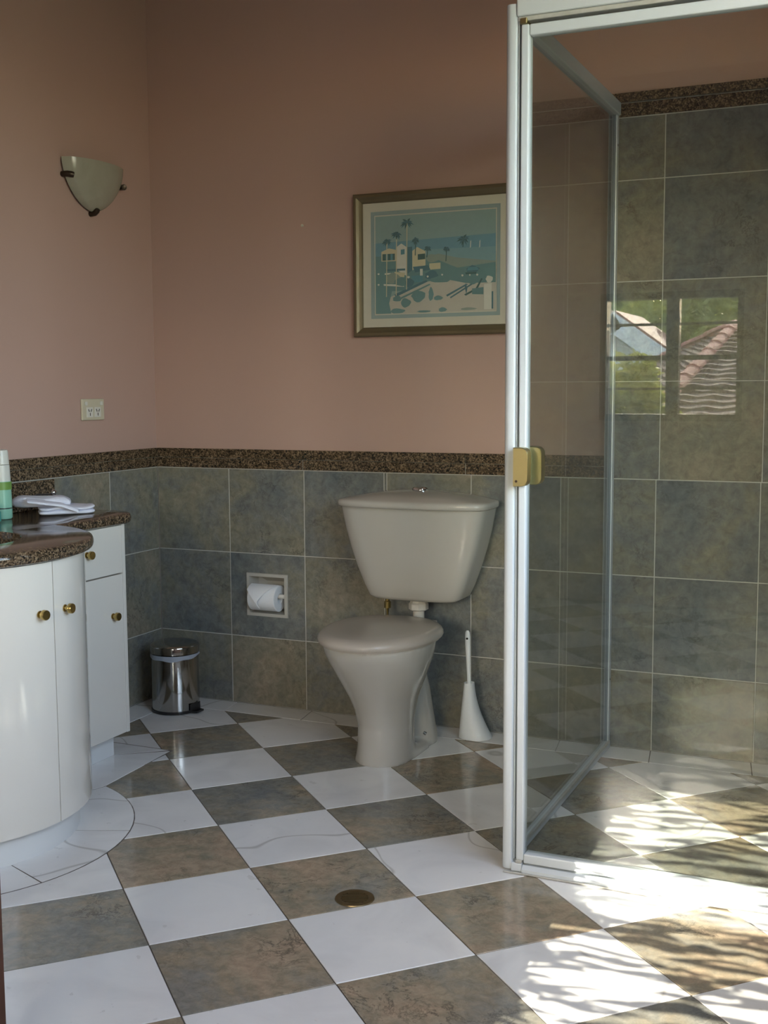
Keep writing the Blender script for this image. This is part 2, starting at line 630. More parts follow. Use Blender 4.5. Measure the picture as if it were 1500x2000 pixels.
full = None
for i in range(-12, 14):
    for j in range(-12, 16):
        c = [O0 + T * (a * EX + b * EY) for a, b in ((i, j), (i, j + 1), (i + 1, j + 1), (i + 1, j))]
        poly = [tuple(p) for p in c]
        cc = sum((Vector(p) for p in poly), Vector((0, 0))) / 4
        if not (-0.3 < cc.x < XR + 0.3 and YB - 0.3 < cc.y < 0.3):
            continue
        mat = 'floor_slate' if (i + j) % 2 == 0 else 'marble'
        q = clip(poly, 0, 1, -BW)
        q = clip(q, -1, 0, -BW) if q else q
        q = clip(q, 1, 0, XR) if q else q
        q = clip(q, 0, -1, -YB) if q else q
        if len(q) < 3 or abs(area(q)) < 2e-4:
            continue
        if all((0 < p[0] < 0.43 and -2.2 < p[1] < -0.587) or math.dist(p, VC) < RB - 0.01 for p in q):
            continue                                 # wholly under the vanity border
        if len(q) == 4 and abs(abs(area(q)) - T * T) < 1e-6:
            if mat not in FT:
                loc = [tuple(Vector(p) - cc) for p in poly]
                if area(loc) < 0:
                    loc = loc[::-1]
                bm = tile_bm(loc, 0.008, 0.0013, 0.0008, lambda u, v, h: (u, v, h))
                FT[mat] = to_mesh(bm, 'tile')
            o = link('tile', FT[mat], mat, None, (cc.x, cc.y, 0))
            under(floor, o)
        else:
            ftile(q, mat)
# border along the back wall (mitred look joints) and the left wall
bx = [0.0, 0.334, 0.638, 0.940, 1.240, 1.540, 1.832, 2.135, 2.44, 2.72, XR]
for k, (a, b) in enumerate(zip(bx, bx[1:])):
    ftile([(a + (BW if k == 0 else 0.008), -BW), (b + 0.008 if b < XR else XR, -BW), (b - 0.010 if b < XR else XR, 0), (a - 0.010 if k else 0, 0)], 'marble', name='border_tile')
ftile([(0, -0.30), (BW, -0.32), (BW, -BW), (0, 0)], 'marble', name='border_tile')
ftile([(0, -0.587), (BW, -0.587), (BW, -0.32), (0, -0.30)], 'marble', name='border_tile')
# border wrapped around the vanity, laid a hair proud of the field tiles
ZB = 0.0012
bm = bmesh.new()
abox(bm, 0, 0.438, -0.99, -0.5845, -0.004, ZB - 0.0006)
loft(bm, [ering(VC[0], VC[1], z, RB + 0.0028, RB + 0.0028, 64) for z in (-0.004, ZB - 0.0006)])
under(floor, part('border_grout', bm, 'floor_grout'))
ftile([(0, -0.697), (0.291, -0.697), (0.428, -0.588), (0, -0.588)], 'marble', ZB, 'border_tile')
ftile([(0.291, -0.697), (0.291, -1.085), (0.397, -1.088), (0.448, -0.949), (0.433, -0.592)], 'marble', ZB, 'border_tile')
for a0, a1 in ((70, 23), (23, -21), (-21, -66), (-66, -88)):
    bm = bmesh.new()
    ang = [math.radians(a0 - 0.25 + (a1 - a0 + 0.5) * k / 10) for k in range(11)]
    outer = [(VC[0] + RB * math.cos(t_), VC[1] + RB * math.sin(t_)) for t_ in ang]
    inner = [(VC[0] + (RK - 0.01) * math.cos(t_), VC[1] + (RK - 0.01) * math.sin(t_)) for t_ in ang]
    top = [[(x, y, ZB) for x, y in outer], [(x, y, ZB) for x, y in inner]]
    bot = [[(x, y, -0.004) for x, y in inner], [(x, y, -0.004) for x, y in outer]]
    loft(bm, [*top, *bot, top[0]], False, False, False)
    bmesh.ops.remove_doubles(bm, verts=bm.verts, dist=1e-5)
    bmesh.ops.holes_fill(bm, edges=bm.edges)
    under(floor, part('border_tile', bm, 'marble'))

# --- windows (dark timber frames), right and rear walls
def window(name, axis, face, u0, u1, v0, v1, sashes, bars, depth=0.09, ft=0.035):
    """face = inner wall plane; outside is towards -y (axis y) or +x (axis x)"""
    def b(bm, a0, a1, c0, c1, d0, d1):
        if axis == 'y':
            abox(bm, a0, a1, face - d1, face - d0, c0, c1)
        else:
            abox(bm, face + d0, face + d1, a0, a1, c0, c1)
    bm = bmesh.new()
    b(bm, u0, u1, v0, v0 + ft, .03, .03 + depth)
    b(bm, u0, u1, v1 - ft, v1, .03, .03 + depth)
    b(bm, u0, u0 + ft, v0 + ft, v1 - ft, .03, .03 + depth)
    b(bm, u1 - ft, u1, v0 + ft, v1 - ft, .03, .03 + depth)
    w = part(name, bm, 'timber', kind='structure')
    n = len(sashes) - 1
    for k in range(1, n):
        bm = bmesh.new()
        b(bm, sashes[k] - .032, sashes[k] + .032, v0 + ft, v1 - ft, .04, .10)
        under(w, part('mullion', bm, 'timber'))
    for k in range(n):
        a0 = u0 + ft if k == 0 else sashes[k] + .032
        a1 = u1 - ft if k == n - 1 else sashes[k + 1] - .032
        for z, hb in bars:
            bm = bmesh.new()
            b(bm, a0, a1, z - hb, z + hb, .055, .085)
            under(w, part('glazing_bar', bm, 'timber'))
        bm = bmesh.new()
        b(bm, a0, a1, v0 + ft, v1 - ft, .067, .072)
        under(w, part('pane', bm, 'pane'))
    return w


window('window_1', 'y', YB, *W1, [W1[0], 1.404, W1[1]], [(1.457, 0.006), (1.285, 0.012), (1.126, 0.006)])
window('window_2', 'y', YB, *W2, [W2[0], W2[1]], [])
window('window_3', 'x', XR, *W3, [W3[0], -2.125, W3[1]], [(1.52, 0.012)], ft=0.04)

# --- dark timber jamb that just enters the frame at the lower left
jx, jy = 1.2003, -2.200
bm = bmesh.new()
dirv = (Vector((jx, jy)) - Vector((2.52244, -3.63435))).normalized()
lf = Vector((-dirv.y, dirv.x))
cs = [Vector((jx, jy)), Vector((jx, jy)) + dirv * 0.09 + lf * 0.012, Vector((jx, jy)) + dirv * 0.09 + lf * 0.05, Vector((jx, jy)) + lf * 0.05]
loft(bm, [[(p.x, p.y, z) for p in cs] for z in (0.0, 2.10)])
part('trim_1', bm, 'timber', kind='structure')

# ------------------------------------------------------------------ shower screen
sc = thing('shower_screen', 'white framed clear glass shower screen with brass door handle', 'shower screen', (1.70, -0.53, 0))


def sp(name, bm, mat, par=None, smooth=False):
    return part(name, bm, mat, par or sc, smooth)


# corner post: rounded extrusion with grooves
bm = bmesh.new()
prof = [(1.6795, -1.000), (1.6790, -1.040), (1.6810, -1.052), (1.6860, -1.0590), (1.6940, -1.0615), (1.7040, -1.0600), (1.7070, -1.0560), (1.7070, -1.000)]
loft(bm, [[(x, y, z) for x, y in prof] for z in (0.006, 1.972)])
sp('corner_post', bm, 'white_frame', smooth=True)
sp('post_groove', box(1.7070, 1.7135, -1.052, -1.005, 0.030, 1.960), 'frame_gap')
sp('post_strip', box(1.7088, 1.7112, -1.056, -1.050, 0.030, 1.945, 0.0006, 1), 'white_frame')
sp('post_foot', box(1.7050, 1.7320, -1.066, -1.010, 0.003, 0.024, 0.003), 'white_frame')
# header with fascia, and the sill
sp('header', box(1.7060, XR - 0.012, -1.064, -1.004, 1.944, 2.045, 0.004), 'white_frame')
sp('header_lip', box(1.7080, XR - 0.012, -1.058, -1.010, 1.934, 1.944, 0.002), 'sealant')
bm = bmesh.new()
loft(bm, [[(x, y, z) for y, z in ((-1.070, 0.0015), (-1.070, 0.012), (-1.060, 0.020), (-1.005, 0.022), (-1.005, 0.0015))] for x in (1.7330, XR - 0.012)])
sp('sill', bm, 'white_frame')
sp('sealant_bead', box(1.690, XR - 0.012, -1.0755, -1.069, 0.0012, 0.005, 0.0015), 'sealant')
# return panel to the back wall
sp('top_rail', box(1.672, 1.702, -1.003, -0.012, 1.946, 1.984, 0.003), 'white_frame')
sp('bottom_rail', box(1.675, 1.698, -1.003, -0.012, 0.0015, 0.024, 0.003), 'white_frame')
sp('wall_channel', box(1.668, 1.694, -0.026, -0.001, 0.0015, 1.975, 0.002), 'white_frame')
sp('wall_channel_seal', box(1.672, 1.690, -0.031, -0.0255, 0.024, 1.946), 'frame_gap')
for z in (0.22, 1.86):
    bm = bmesh.new()
    tube(bm, [(1.693, -0.014, z), (1.6950, -0.014, z)], 0.003, 8)
    sp('screw', bm, 'bronze')
sp('return_glass', box(1.680, 1.686, -1.001, -0.028, 0.022, 1.948), 'glass')
sp('bead', box(1.694, 1.701, -1.000, -0.030, 0.018, 0.028, 0.002), 'sealant')
# door
door = sp('door', box(1.7165, 1.7345, -1.062, -1.030, 0.030, 1.926, 0.003), 'white_frame')
sp('top_rail', box(1.7350, XR - 0.020, -1.060, -1.032, 1.902, 1.926, 0.003), 'white_frame', door)
sp('bottom_rail', box(1.7350, XR - 0.020, -1.062, -1.030, 0.0245, 0.0470, 0.003), 'white_frame', door)
sp('stile', box(XR - 0.040, XR - 0.020, -1.060, -1.032, 0.030, 1.926, 0.003), 'white_frame', door)
sp('door_glass', box(1.7345, XR - 0.040, -1.048, -1.042, 0.046, 1.903), 'glass', door)
sp('corner_block', box(1.7165, 1.7320, -1.066, -1.030, 0.024, 0.032, 0.002), 'sealant', door)
sp('corner_block', box(1.7140, 1.7300, -1.063, -1.030, 1.9265, 1.9400, 0.002), 'gold', door)




def handle_plate(y0, y1, xa, xb):
    """rounded on its right-hand side, square on the left"""
    bm = bmesh.new()
    z0, z1, r = 0.914, 1.002, 0.016
    prof = [(xa, z0)]
    for k in range(7):
        a = -PI / 2 + k * PI / 12
        prof.append((xb - r + r * math.cos(a), z0 + r + r * math.sin(a)))
    for k in range(7):
        a = k * PI / 12
        prof.append((xb - r + r * math.cos(a), z1 - r + r * math.sin(a)))
    prof.append((xa, z1))
    c = Vector(((xa + xb) / 2, 0, (z0 + z1) / 2))

    def sc_(p, f):
        return (c.x + (p[0] - c.x) * f, c.z + (p[1] - c.z) * f)
    loft(bm, [[(x, y1, z) for x, z in prof], [(x, y0 + .002, z) for x, z in prof], [(*sc_(p, .96)[:1], y0, sc_(p, .96)[1]) for p in prof]])
    return bm


h = sp('handle', handle_plate(-1.090, -1.062, 1.7125, 1.7465), 'gold', door)
sp('inner_plate', handle_plate(-1.030, -1.004, 1.7165, 1.7620), 'gold', door)
bm = bmesh.new()
tube(bm, [(1.7205, -1.0895, 0.926), (1.7205, -1.0915, 0.926)], 0.003, 8)
sp('screw', bm, 'bronze', door)

# ------------------------------------------------------------------ toilet
toilet = thing('toilet', 'ivory ceramic close-coupled toilet with closed lid against the slate dado', 'toilet', (1.08, -0.30, 0))
TX = 1.080


def tp(name, bm, mat, par=None, smooth=True, angle=40):
    return part(name, bm, mat, par or toilet, smooth, angle)


def voxel_union(bm, size, smooth_it):
    me = to_mesh(bm, 'tmp')
    o = bpy.data.objects.new('tmp', me)
    C.objects.link(o)
    rm = o.modifiers.new('r', 'REMESH')
    rm.mode = 'VOXEL'
    rm.voxel_size = size
    sm = o.modifiers.new('s', 'SMOOTH')
    sm.factor = 0.5
    sm.iterations = smooth_it
    dg = bpy.context.evaluated_depsgraph_get()
    ev = o.evaluated_get(dg)
    out = bmesh.new()
    out.from_mesh(ev.to_mesh())
    ev.to_mesh_clear()
    bpy.data.objects.remove(o)
    bpy.data.meshes.remove(me)
    return out


bm = bmesh.new()
# front column flaring into the bowl
lv = [(-0.004, -0.375, .087, .118), (.012, -0.375, .086, .116), (.05, -0.372, .082, .111), (.11, -0.370, .081, .109), (.16, -0.374, .089, .119), (.20, -0.380, .101, .133),
      (.24, -0.388, .118, .150), (.28, -0.397, .135, .168), (.32, -0.406, .151, .187), (.35, -0.412, .160, .199), (.378, -0.415, .164, .205)]
loft(bm, [ering(TX, cy, z, a, b, 40, 2.15) for z, cy, a, b in lv])
# rear trap leg
lv = [(-0.004, -.185, .092, .080), (.03, -.187, .090, .078), (.10, -.192, .080, .074), (.18, -.20, .070, .072), (.24, -.215, .062, .066), (.285, -.235, .052, .055)]
loft(bm, [ering(TX, cy, z, a, b, 36, 2.3) for z, cy, a, b in lv])
# recessed web between the two and the foot along the floor
abox(bm, TX - .036, TX + .036, -0.37, -0.19, 0.0, 0.33)
loft(bm, [ering(TX, -.30, z, a, b, 40, 3.2) for z, a, b in ((-.004, .092, .185), (.012, .089, .182), (.026, .074, .170))])
abox(bm, TX - .085, TX + .085, -.33, -.165, .30, .374, 0.025, 3)
tp('pan', voxel_union(bm, 0.006, 7), 'ceramic')
# seat ring and lid
def egg(z, s, yb=-.195, yf=-.645, a=.181, n=56):
    cy = -.405
    out = []
    for i in range(n):
        t_ = 2 * PI * i / n
        c, s_ = math.cos(t_), math.sin(t_)
        if s_ < 0:
            x, y = a * math.copysign(abs(c) ** 0.96, c), (cy - yf) * s_
        else:
            x, y = a * math.copysign(abs(c) ** 0.72, c) * (1 - .20 * s_ * s_), (yb - cy) * s_ ** 0.80
        out.append((TX + x * s, cy + y * s, z))
    return out


bm = bmesh.new()
loft(bm, [egg(.378, .90), egg(.379, .945), egg(.386, .955), egg(.391, .94)])
tp('seat', bm, 'seat')
bm = bmesh.new()
loft(bm, [egg(.388, .95), egg(.386, .985), egg(.392, 1.0), egg(.399, .995), egg(.407, .972), egg(.413, .93), egg(.416, .86), egg(.4175, .6), egg(.418, .2)])
tp('lid', bm, 'seat', angle=60)
for s in (-1, 1):
    bm = bmesh.new()
    tube(bm, [(TX + s * .075 - .02, -.190, .392), (TX + s * .075 + .02, -.190, .392)], 0.010, 12)
    tp('hinge', bm, 'seat')


# cistern: tapered body, convex sides, bowed front
def cring(z, x0, x1, yb, yf, n=48, p=7.0, bow=.012):
    cx, a = (x0 + x1) / 2, (x1 - x0) / 2
    cy, b = (yb + yf) / 2, (yb - yf) / 2
    out = []
    for i in range(n):
        t_ = 2 * PI * (i + .5) / n
        c, s = math.cos(t_), math.sin(t_)
        x = a * math.copysign(abs(c) ** (2 / p), c)
        y = b * math.copysign(abs(s) ** (2 / p), s)
        if s < 0:
            y -= bow * (1 - (x / a) ** 2)
        out.append((cx + x, cy + y, z))
    return out


CX = 1.078
bm = bmesh.new()
prof = [(.452, .130, .150), (.455, .148, .160), (.464, .160, .166), (.50, .176, .172), (.56, .199, .180), (.62, .218, .186), (.68, .234, .191), (.73, .244, .194), (.754, .248, .195)]
loft(bm, [cring(z, CX - hw, CX + hw, -.004, -yf, p=6.5) for z, hw, yf in prof])
tp('cistern', bm, 'ceramic', angle=50)
bm = bmesh.new()
rings = [cring(z, CX - hw, CX + hw, -.003, -yf, p=5.5, bow=.018, n=64) for z, hw, yf in ((.7545, .250, .198), (.7555, .256, .205), (.760, .2595, .2085), (.768, .260, .209), (.7745, .2585, .2075), (.778, .254, .203))]
edge = rings[-1]
for f in (.06, .14, .25, .38, .52, .68, .84, .97):
    rings.append([(p[0] + (CX - p[0]) * f, p[1] + (-.060 - p[1]) * f, .778 + .030 * (1 - (1 - f) ** 1.9)) for p in edge])
loft(bm, rings)
cl_ = tp('cistern_lid', bm, 'ceramic', angle=60)
bm = bmesh.new()
loft(bm, [ering(CX, -.085, z, r, r * .8, 24) for z, r in ((.806, .027), (.811, .027), (.815, .023), (.8165, .012))])
tp('flush_button', bm, 'chrome', cl_)
# flush pipe with nut, inlet valve
bm = bmesh.new()
tube(bm, [(CX, -.10, .456), (CX, -.10, .37), (CX, -.14, .345), (CX, -.19, .33)], .019, 16)
fp = tp('flush_pipe', bm, 'pipe_white')
bm = bmesh.new()
loft(bm, [[(CX + r * (1 + .05 * (k % 2)) * math.cos(2 * PI * k / 16), -.10 + r * (1 + .05 * (k % 2)) * math.sin(2 * PI * k / 16), z) for k in range(16)] for z, r in ((.412, .024), (.416, .031), (.434, .031), (.440, .026), (.452, .024))])
tp('nut', bm, 'pipe_white', fp, False)
bm = bmesh.new()
tube(bm, [(.958, -.08, .454), (.958, -.08, .432), (.958, -.08, .430), (.958, -.08, .408)], [.007, .007, .011, .011], 10)
tube(bm, [(.958, -.08, .408), (.958, -.08, .36), (.955, -.04, .34), (.955, -.001, .34)], .005, 8)
tp('inlet_valve', bm, 'brass')
bm = bmesh.new()
tube(bm, [(TX + .070, -.235, .045), (TX + .078, -.235, .042)], .006, 10)
tp('fixing_screw', bm, 'chrome')

# ------------------------------------------------------------------ paper holder and roll
ph = thing('paper_holder', 'ivory ceramic recessed toilet paper holder set into the tiled wall', 'paper holder', ((TPH[0] + TPH[1]) / 2, 0, TPH[2]))
bm = bmesh.new()
x0, x1, z0, z1 = TPH
loft(bm, [[(x0 - .004, -.001, z0 - .004), (x1 + .004, -.001, z0 - .004), (x1 + .004, -.001, z1 + .004), (x0 - .004, -.001, z1 + .004)],
          [(x0 - .003, -.006, z0 - .003), (x1 + .003, -.006, z0 - .003), (x1 + .003, -.006, z1 + .003), (x0 - .003, -.006, z1 + .003)],
          [(x0 + .008, -.006, z0 + .008), (x1 - .008, -.006, z0 + .008), (x1 - .008, -.006, z1 - .008), (x0 + .008, -.006, z1 - .008)],
          [(x0 + .010, .010, z0 + .010), (x1 - .010, .010, z0 + .010), (x1 - .010, .010, z1 - .010), (x0 + .010, .010, z1 - .010)],
          [(x0 + .012, .055, z0 + .016), (x1 - .012, .055, z0 + .016), (x1 - .012, .055, z1 - .016), (x0 + .012, .055, z1 - .016)],
          [(x0 + .035, .075, z0 + .035), (x1 - .035, .075, z0 + .035), (x1 - .035, .075, z1 - .035), (x0 + .035, .075, z1 - .035)]], False, True)
part('surround', bm, 'ceramic', ph, True, 35)
bm = bmesh.new()
tube(bm, [(x0 + .012, .002, .402), (x1 - .010, .002, .402)], .008, 14)
part('roller', bm, 'pipe_white', ph, True)
roll = thing('toilet_roll', 'white toilet paper roll with folded pointed end in recessed holder', 'toilet paper', (.448, -.012, .35))
bm = bmesh.new()
rx0, rx1, ry, rz, rr = x0 + .020, x1 - .030, .002, .394, .047
n = 36
ra = [[(x, ry + r * math.cos(2 * PI * k / n), rz + r * math.sin(2 * PI * k / n)) for k in range(n)] for x, r in ((rx0, .018), (rx0, rr - .002), (rx0 + .002, rr), (rx1 - .002, rr), (rx1, rr - .002), (rx1, .018), (rx0, .018))]
loft(bm, ra, False, False)
part('roll', bm, 'paper', roll, True, 35)
# folded pointed flap hanging over the front of the roll
bm = bmesh.new()
vr = []
a_top, a_bot = math.radians(100), math.radians(205)
rows = []
for k in range(11):
    f = k / 10
    a = a_top + (a_bot - a_top) * f
    lo = rx0 - .002 + max(0, f - .42) * .105
    hi = rx1 - max(0, f - .05) * .078
    hi = max(hi, lo + .0015)
    rows.append([(lo + (hi - lo) * s_, ry + (rr + .004 + .018 * f * f) * math.cos(a), rz + (rr + .004 + .018 * f * f) * math.sin(a)) for s_ in (0, .33, .66, 1)])
inner = [[(p[0], ry + (p[1] - ry) * .966, rz + (p[2] - rz) * .966) for p in r] for r in rows]
loft(bm, rows, False, False, False)
loft(bm, inner, False, False, False)
bmesh.ops.bridge_loops(bm, edges=[e for e in bm.edges if e.is_boundary])
part('folded_flap', bm, 'paper', roll, True, 50)

# ------------------------------------------------------------------ pedal bin
bx_, by_ = .172, -.172
pb = thing('pedal_bin', 'polished stainless steel pedal bin with white liner in the corner', 'bin', (bx_, by_, 0))


def bring(z, r, n=48):
    return [(bx_ + r * math.cos(2 * PI * k / n), by_ + r * math.sin(2 * PI * k / n), z) for k in range(n)]


bm = bmesh.new()
loft(bm, [bring(.0015, .080), bring(.003, .0855), bring(.011, .0860), bring(.012, .083)])
part('base_ring', bm, 'black_plastic', pb, True)
bm = bmesh.new()
loft(bm, [bring(.011, .083), bring(.013, .0835), bring(.205, .0835), bring(.206, .080)], True, True)
part('body', bm, 'steel', pb, True, 30)
# liner folded over the rim, hanging lower at the front
fa = math.atan2(-3.46, 2.35)
bm = bmesh.new()
n = 48
rg = []
for z, r in ((.2075, .0815), (.210, .0858), (0, .0868), (0, .0850)):
    ring = []
    for k in range(n):
        a = 2 * PI * k / n
        d_ = math.cos(a - fa + 0.25)
        drop = .192 + .012 * (1 - max(0, d_)) + .002 * math.sin(7 * a)
        ring.append((bx_ + r * math.cos(a) * (1 + .012 * math.sin(5 * a)), by_ + r * math.sin(a) * (1 + .012 * math.sin(5 * a)), z if z else min(drop, .206)))
    rg.append(ring)
loft(bm, rg, False, False)
part('liner', bm, 'bag', pb, True, 60)
bm = bmesh.new()
loft(bm, [bring(.212, .084), bring(.213, .0865), bring(.236, .0870), bring(.241, .085), bring(.245, .076), bring(.247, .06), bring(.248, .03)], True, True)
part('lid', bm, 'steel', pb, True, 50)
pa = fa + math.radians(52)
bm = bmesh.new()
dx, dy = math.cos(pa), math.sin(pa)


def pt(r, s, z):
    return (bx_ + r * dx - s * dy, by_ + r * dy + s * dx, z)


loft(bm, [[pt(.080, -.026, z), pt(.080, .026, z), pt(.106, .020, z), pt(.106, -.020, z)] for z in (.004, .010)])
part('pedal', bm, 'black_plastic', pb)
bm = bmesh.new()
loft(bm, [[pt(.0825, -.028, z), pt(.0825, .028, z), pt(.0865, .026, z), pt(.0865, -.026, z)] for z in (.010, .034)])
part('pedal_slot', bm, 'black_plastic', pb)

# ------------------------------------------------------------------ toilet brush
tb = thing('toilet_brush', 'white plastic toilet brush standing in its sail shaped holder beside the toilet', 'toilet brush', (1.262, -.092, 0))
bm = bmesh.new()
rg = []
for k in range(13):
    f = k / 12
    z = .002 + .183 * f
    g = (1 - f)
    xl = 1.214 + .022 * f
    xr = 1.268 + .054 * g ** 2.0
    yf = -.146 + .035 * f
    yb = -.044 - .030 * f
    cx_, a = (xl + xr) / 2, (xr - xl) / 2
    rg.append(ering(cx_, (yf + yb) / 2 + .02 * g, z, a, (yb - yf) / 2, 28, 2.4))
rg.append([(p[0] * .8 + rg[-1][0][0] * 0 + .2 * 1.252, p[1] * .8 - .2 * .0925, .180) for p in rg[-1]])
loft(bm, rg)
part('holder', bm, 'white_plastic', tb, True, 50)
bm = bmesh.new()
hx, hy = 1.2515, -.0925
loft(bm, [ering(hx + dx_, hy, z, a, b, 18) for z, a, b, dx_ in ((.178, .0065, .006, 0), (.205, .0062, .0055, -.001), (.26, .0075, .0055, -.003), (.31, .0088, .0052, -.005), (.335, .0092, .005, -.0055), (.350, .0075, .005, -.006), (.356, .004, .003, -.006))])
hd = part('handle', bm, 'white_plastic', tb, True, 60)
bm = bmesh.new()
tube(bm, [(hx - .0055, hy - .0058, .330), (hx - .0055, hy + .0058, .330)], .0036, 10)
part('hanging_hole', bm, 'hole', hd)

# ------------------------------------------------------------------ floor drain
dr = thing('floor_drain', 'round aged brass floor drain grate in a slate tile', 'drain', (1.430, -1.343, 0))
bm = bmesh.new()
n = 40
loft(bm, [ering(1.430, -1.343, z, r, r, n) for z, r in ((.0006, .0445), (.0030, .0435), (.0034, .0400), (.0026, .031), (.0008, .031))], False, False)
part('rim', bm, 'drain_brass', dr, True, 30)
bm = bmesh.new()
loft(bm, [ering(1.430, -1.343, z, .0312, .0312, n) for z in (.0004, .0008)])
part('well', bm, 'hole', dr)
sd_ = Vector((math.cos(0.35), math.sin(0.35)))
pd = Vector((-sd_.y, sd_.x))
for k in range(-3, 4):
    o_ = k * .0082
    L_ = math.sqrt(.0305 ** 2 - o_ ** 2)
    c = Vector((1.430, -1.343)) + pd * o_
    bm = bmesh.new()
    q = [c - sd_ * L_ - pd * .0021, c + sd_ * L_ - pd * .0021, c + sd_ * L_ + pd * .0021, c - sd_ * L_ + pd * .0021]
    loft(bm, [[(p.x, p.y, z) for p in q] for z in (.0008, .0026)])
    part('bar', bm, 'drain_brass', dr)

# ------------------------------------------------------------------ vanity
ZC0, ZC1, ZT0, ZT1 = .077, .728, .730, .762
sx, se = .340, -.672
a_s = math.acos((sx - VC[0]) / RCAB)
yj = VC[1] + RCAB * math.sin(a_s)
# straight side cabinet
vs_c = thing('side_cabinet', 'cream gloss vanity side cabinet with drawer above a narrow door', 'cabinet', (.17, -.85, 0))
part('body', box(.002, sx - .019, yj, se - .001, ZC0, ZC1), 'cabinet', vs_c)
part('end_panel', box(.002, sx - .001, se - .014, se, ZC0, ZC1, .001, 1), 'cabinet', vs_c)
drw = part('drawer', box(sx - .018, sx, yj + .001, se - .017, .580, ZC1 - .002, .0012, 1), 'cabinet', vs_c)
dor = part('door', box(sx - .018, sx, yj + .001, se - .017, ZC0 + .002, .576, .0012, 1), 'cabinet', vs_c)
part('kickboard', box(.28, .293, yj + .001, -.697, .0015, ZC0), 'kick', vs_c)
part('kickboard', box(.002, .28, -.710, -.697, .0015, ZC0), 'kick', vs_c)


def knob(base, nrm, par):
    b, nv = Vector(base), Vector(nrm).normalized()
    bm = bmesh.new()
    tube(bm, [b + nv * d for d in (-.001, .002, .003, .010, .013, .0135, .0215, .0235, .0237)], [.009, .009, .0055, .0055, .0115, .0125, .0125, .0115, .002], 22)
    return part('knob', bm, 'brass', par, True, 35)


knob((sx, -.860, .655), (1, 0, 0), drw)
knob((sx, -.744, .453), (1, 0, 0), dor)
# bow-fronted cabinet
vb = thing('bow_cabinet', 'cream gloss bow fronted vanity cabinet with two curved doors under the basin', 'cabinet', (VC[0], VC[1], 0))


def arc_slab(r0, r1, a0, a1, z0, z1, n=24):
    bm = bmesh.new()
    rg = []
    for k in range(n + 1):
        a = math.radians(a0 + (a1 - a0) * k / n)
        c, s = math.cos(a), math.sin(a)
        rg.append([(VC[0] + r * c, VC[1] + r * s, z) for r, z in ((r0, z0), (r1, z0), (r1, z1), (r0, z1))])
    loft(bm, rg)
    return bm


amax = math.degrees(a_s)
bm = bmesh.new()
pts = [(.002, VC[1] + .335), *[(VC[0] + (RCAB - .020) * math.cos(math.radians(a)), VC[1] + (RCAB - .020) * math.sin(math.radians(a))) for a in range(80, -81, -5)], (.002, VC[1] - .335)]
loft(bm, [[(x, y, z) for x, y in pts] for z in (ZC0, ZC1)])
part('body', bm, 'cabinet', vb)
dl = part('door', arc_slab(RCAB - .018, RCAB, -amax + .3, -.22, ZC0 + .002, ZC1 - .002), 'cabinet', vb, True, 30)
dr_ = part('door', arc_slab(RCAB - .018, RCAB, .22, amax - .3, ZC0 + .002, ZC1 - .002), 'cabinet', vb, True, 30)
for ang, par in ((-7.5, dl), (7.0, dr_)):
    a = math.radians(ang)
    knob((VC[0] + RCAB * math.cos(a), VC[1] + RCAB * math.sin(a), .604), (math.cos(a), math.sin(a), 0), par)
part('kickboard', arc_slab(RK - .014, RK, -88, 88, .0015, ZC0), 'kick', vb, True, 30)

# granite top with rounded nose, sink cut-out
out2 = []
sx2 = .362
for k in range(9):                                           # rounded free end
    a = PI / 2 - k * PI / 2 / 8
    out2.append((sx2 - .07 + .07 * math.cos(a), -.690 + .07 * math.sin(a)))
aj = math.acos((sx2 - VC[0]) / RTOP)
for k in range(33):
    a = aj - (2 * aj) * k / 32
    out2.append((VC[0] + RTOP * math.cos(a), VC[1] + RTOP * math.sin(a)))
out2 += [(.30, VC[1] - RTOP - .002), (.002, VC[1] - RTOP - .002), (.002, -.620)]


def offset_poly(poly, d):
    n = len(poly)
    res = []
    for i in range(n):
        p0, p1, p2 = Vector(poly[i - 1]), Vector(poly[i]), Vector(poly[(i + 1) % n])
        e = ((p1 - p0).normalized() + (p2 - p1).normalized())
        e = e.normalized() if e.length > 1e-6 else (p2 - p1).normalized()
        res.append((p1.x - e.y * d, p1.y + e.x * d))
    return res


sgn = 1 if area(out2) > 0 else -1
ct = thing('vanity_top', 'polished brown speckled granite vanity top with bow front and basin cut-out', 'countertop', (.30, -1.2, ZT0))
bm = bmesh.new()
prof = [(.011, ZT0), (.004, ZT0 + .003), (.001, ZT0 + .009), (0, ZT0 + .016), (.001, ZT1 - .009), (.004, ZT1 - .003), (.011, ZT1)]
vr = loft(bm, [[(x, y, z) for x, y in offset_poly(out2, sgn * d)] for d, z in prof], False, False)
SC, SRX, SRY = (.300, -1.400), .200, .205
hole = [[bm.verts.new(p) for p in ering(SC[0], SC[1], z, SRX, SRY, 48)] for z in (ZT0, ZT1 - .003)]
holet = [bm.verts.new(p) for p in ering(SC[0], SC[1], ZT1, SRX + .003, SRY + .003, 48)]
hole.append(holet)
for a, b in zip(hole, hole[1:]):
    for i in range(48):
        bm.faces.new((a[i], a[(i + 1) % 48], b[(i + 1) % 48], b[i]))
bm.edges.ensure_lookup_table()
for o_ring, h_ring in ((vr[-1], hole[-1]), (vr[0], hole[0])):
    es = []
    for rg_ in (o_ring, h_ring):
        for i in range(len(rg_)):
            es.append(bm.edges.get((rg_[i], rg_[(i + 1) % len(rg_)])))
    bmesh.ops.triangle_fill(bm, use_beauty=True, use_dissolve=False, edges=es)
part('slab', bm, 'granite', ct, True, 45)
part('upstand', box(.0055, .024, VC[1] - RTOP, -.607, ZT1, .852, .002), 'granite', ct)
bm = bmesh.new()
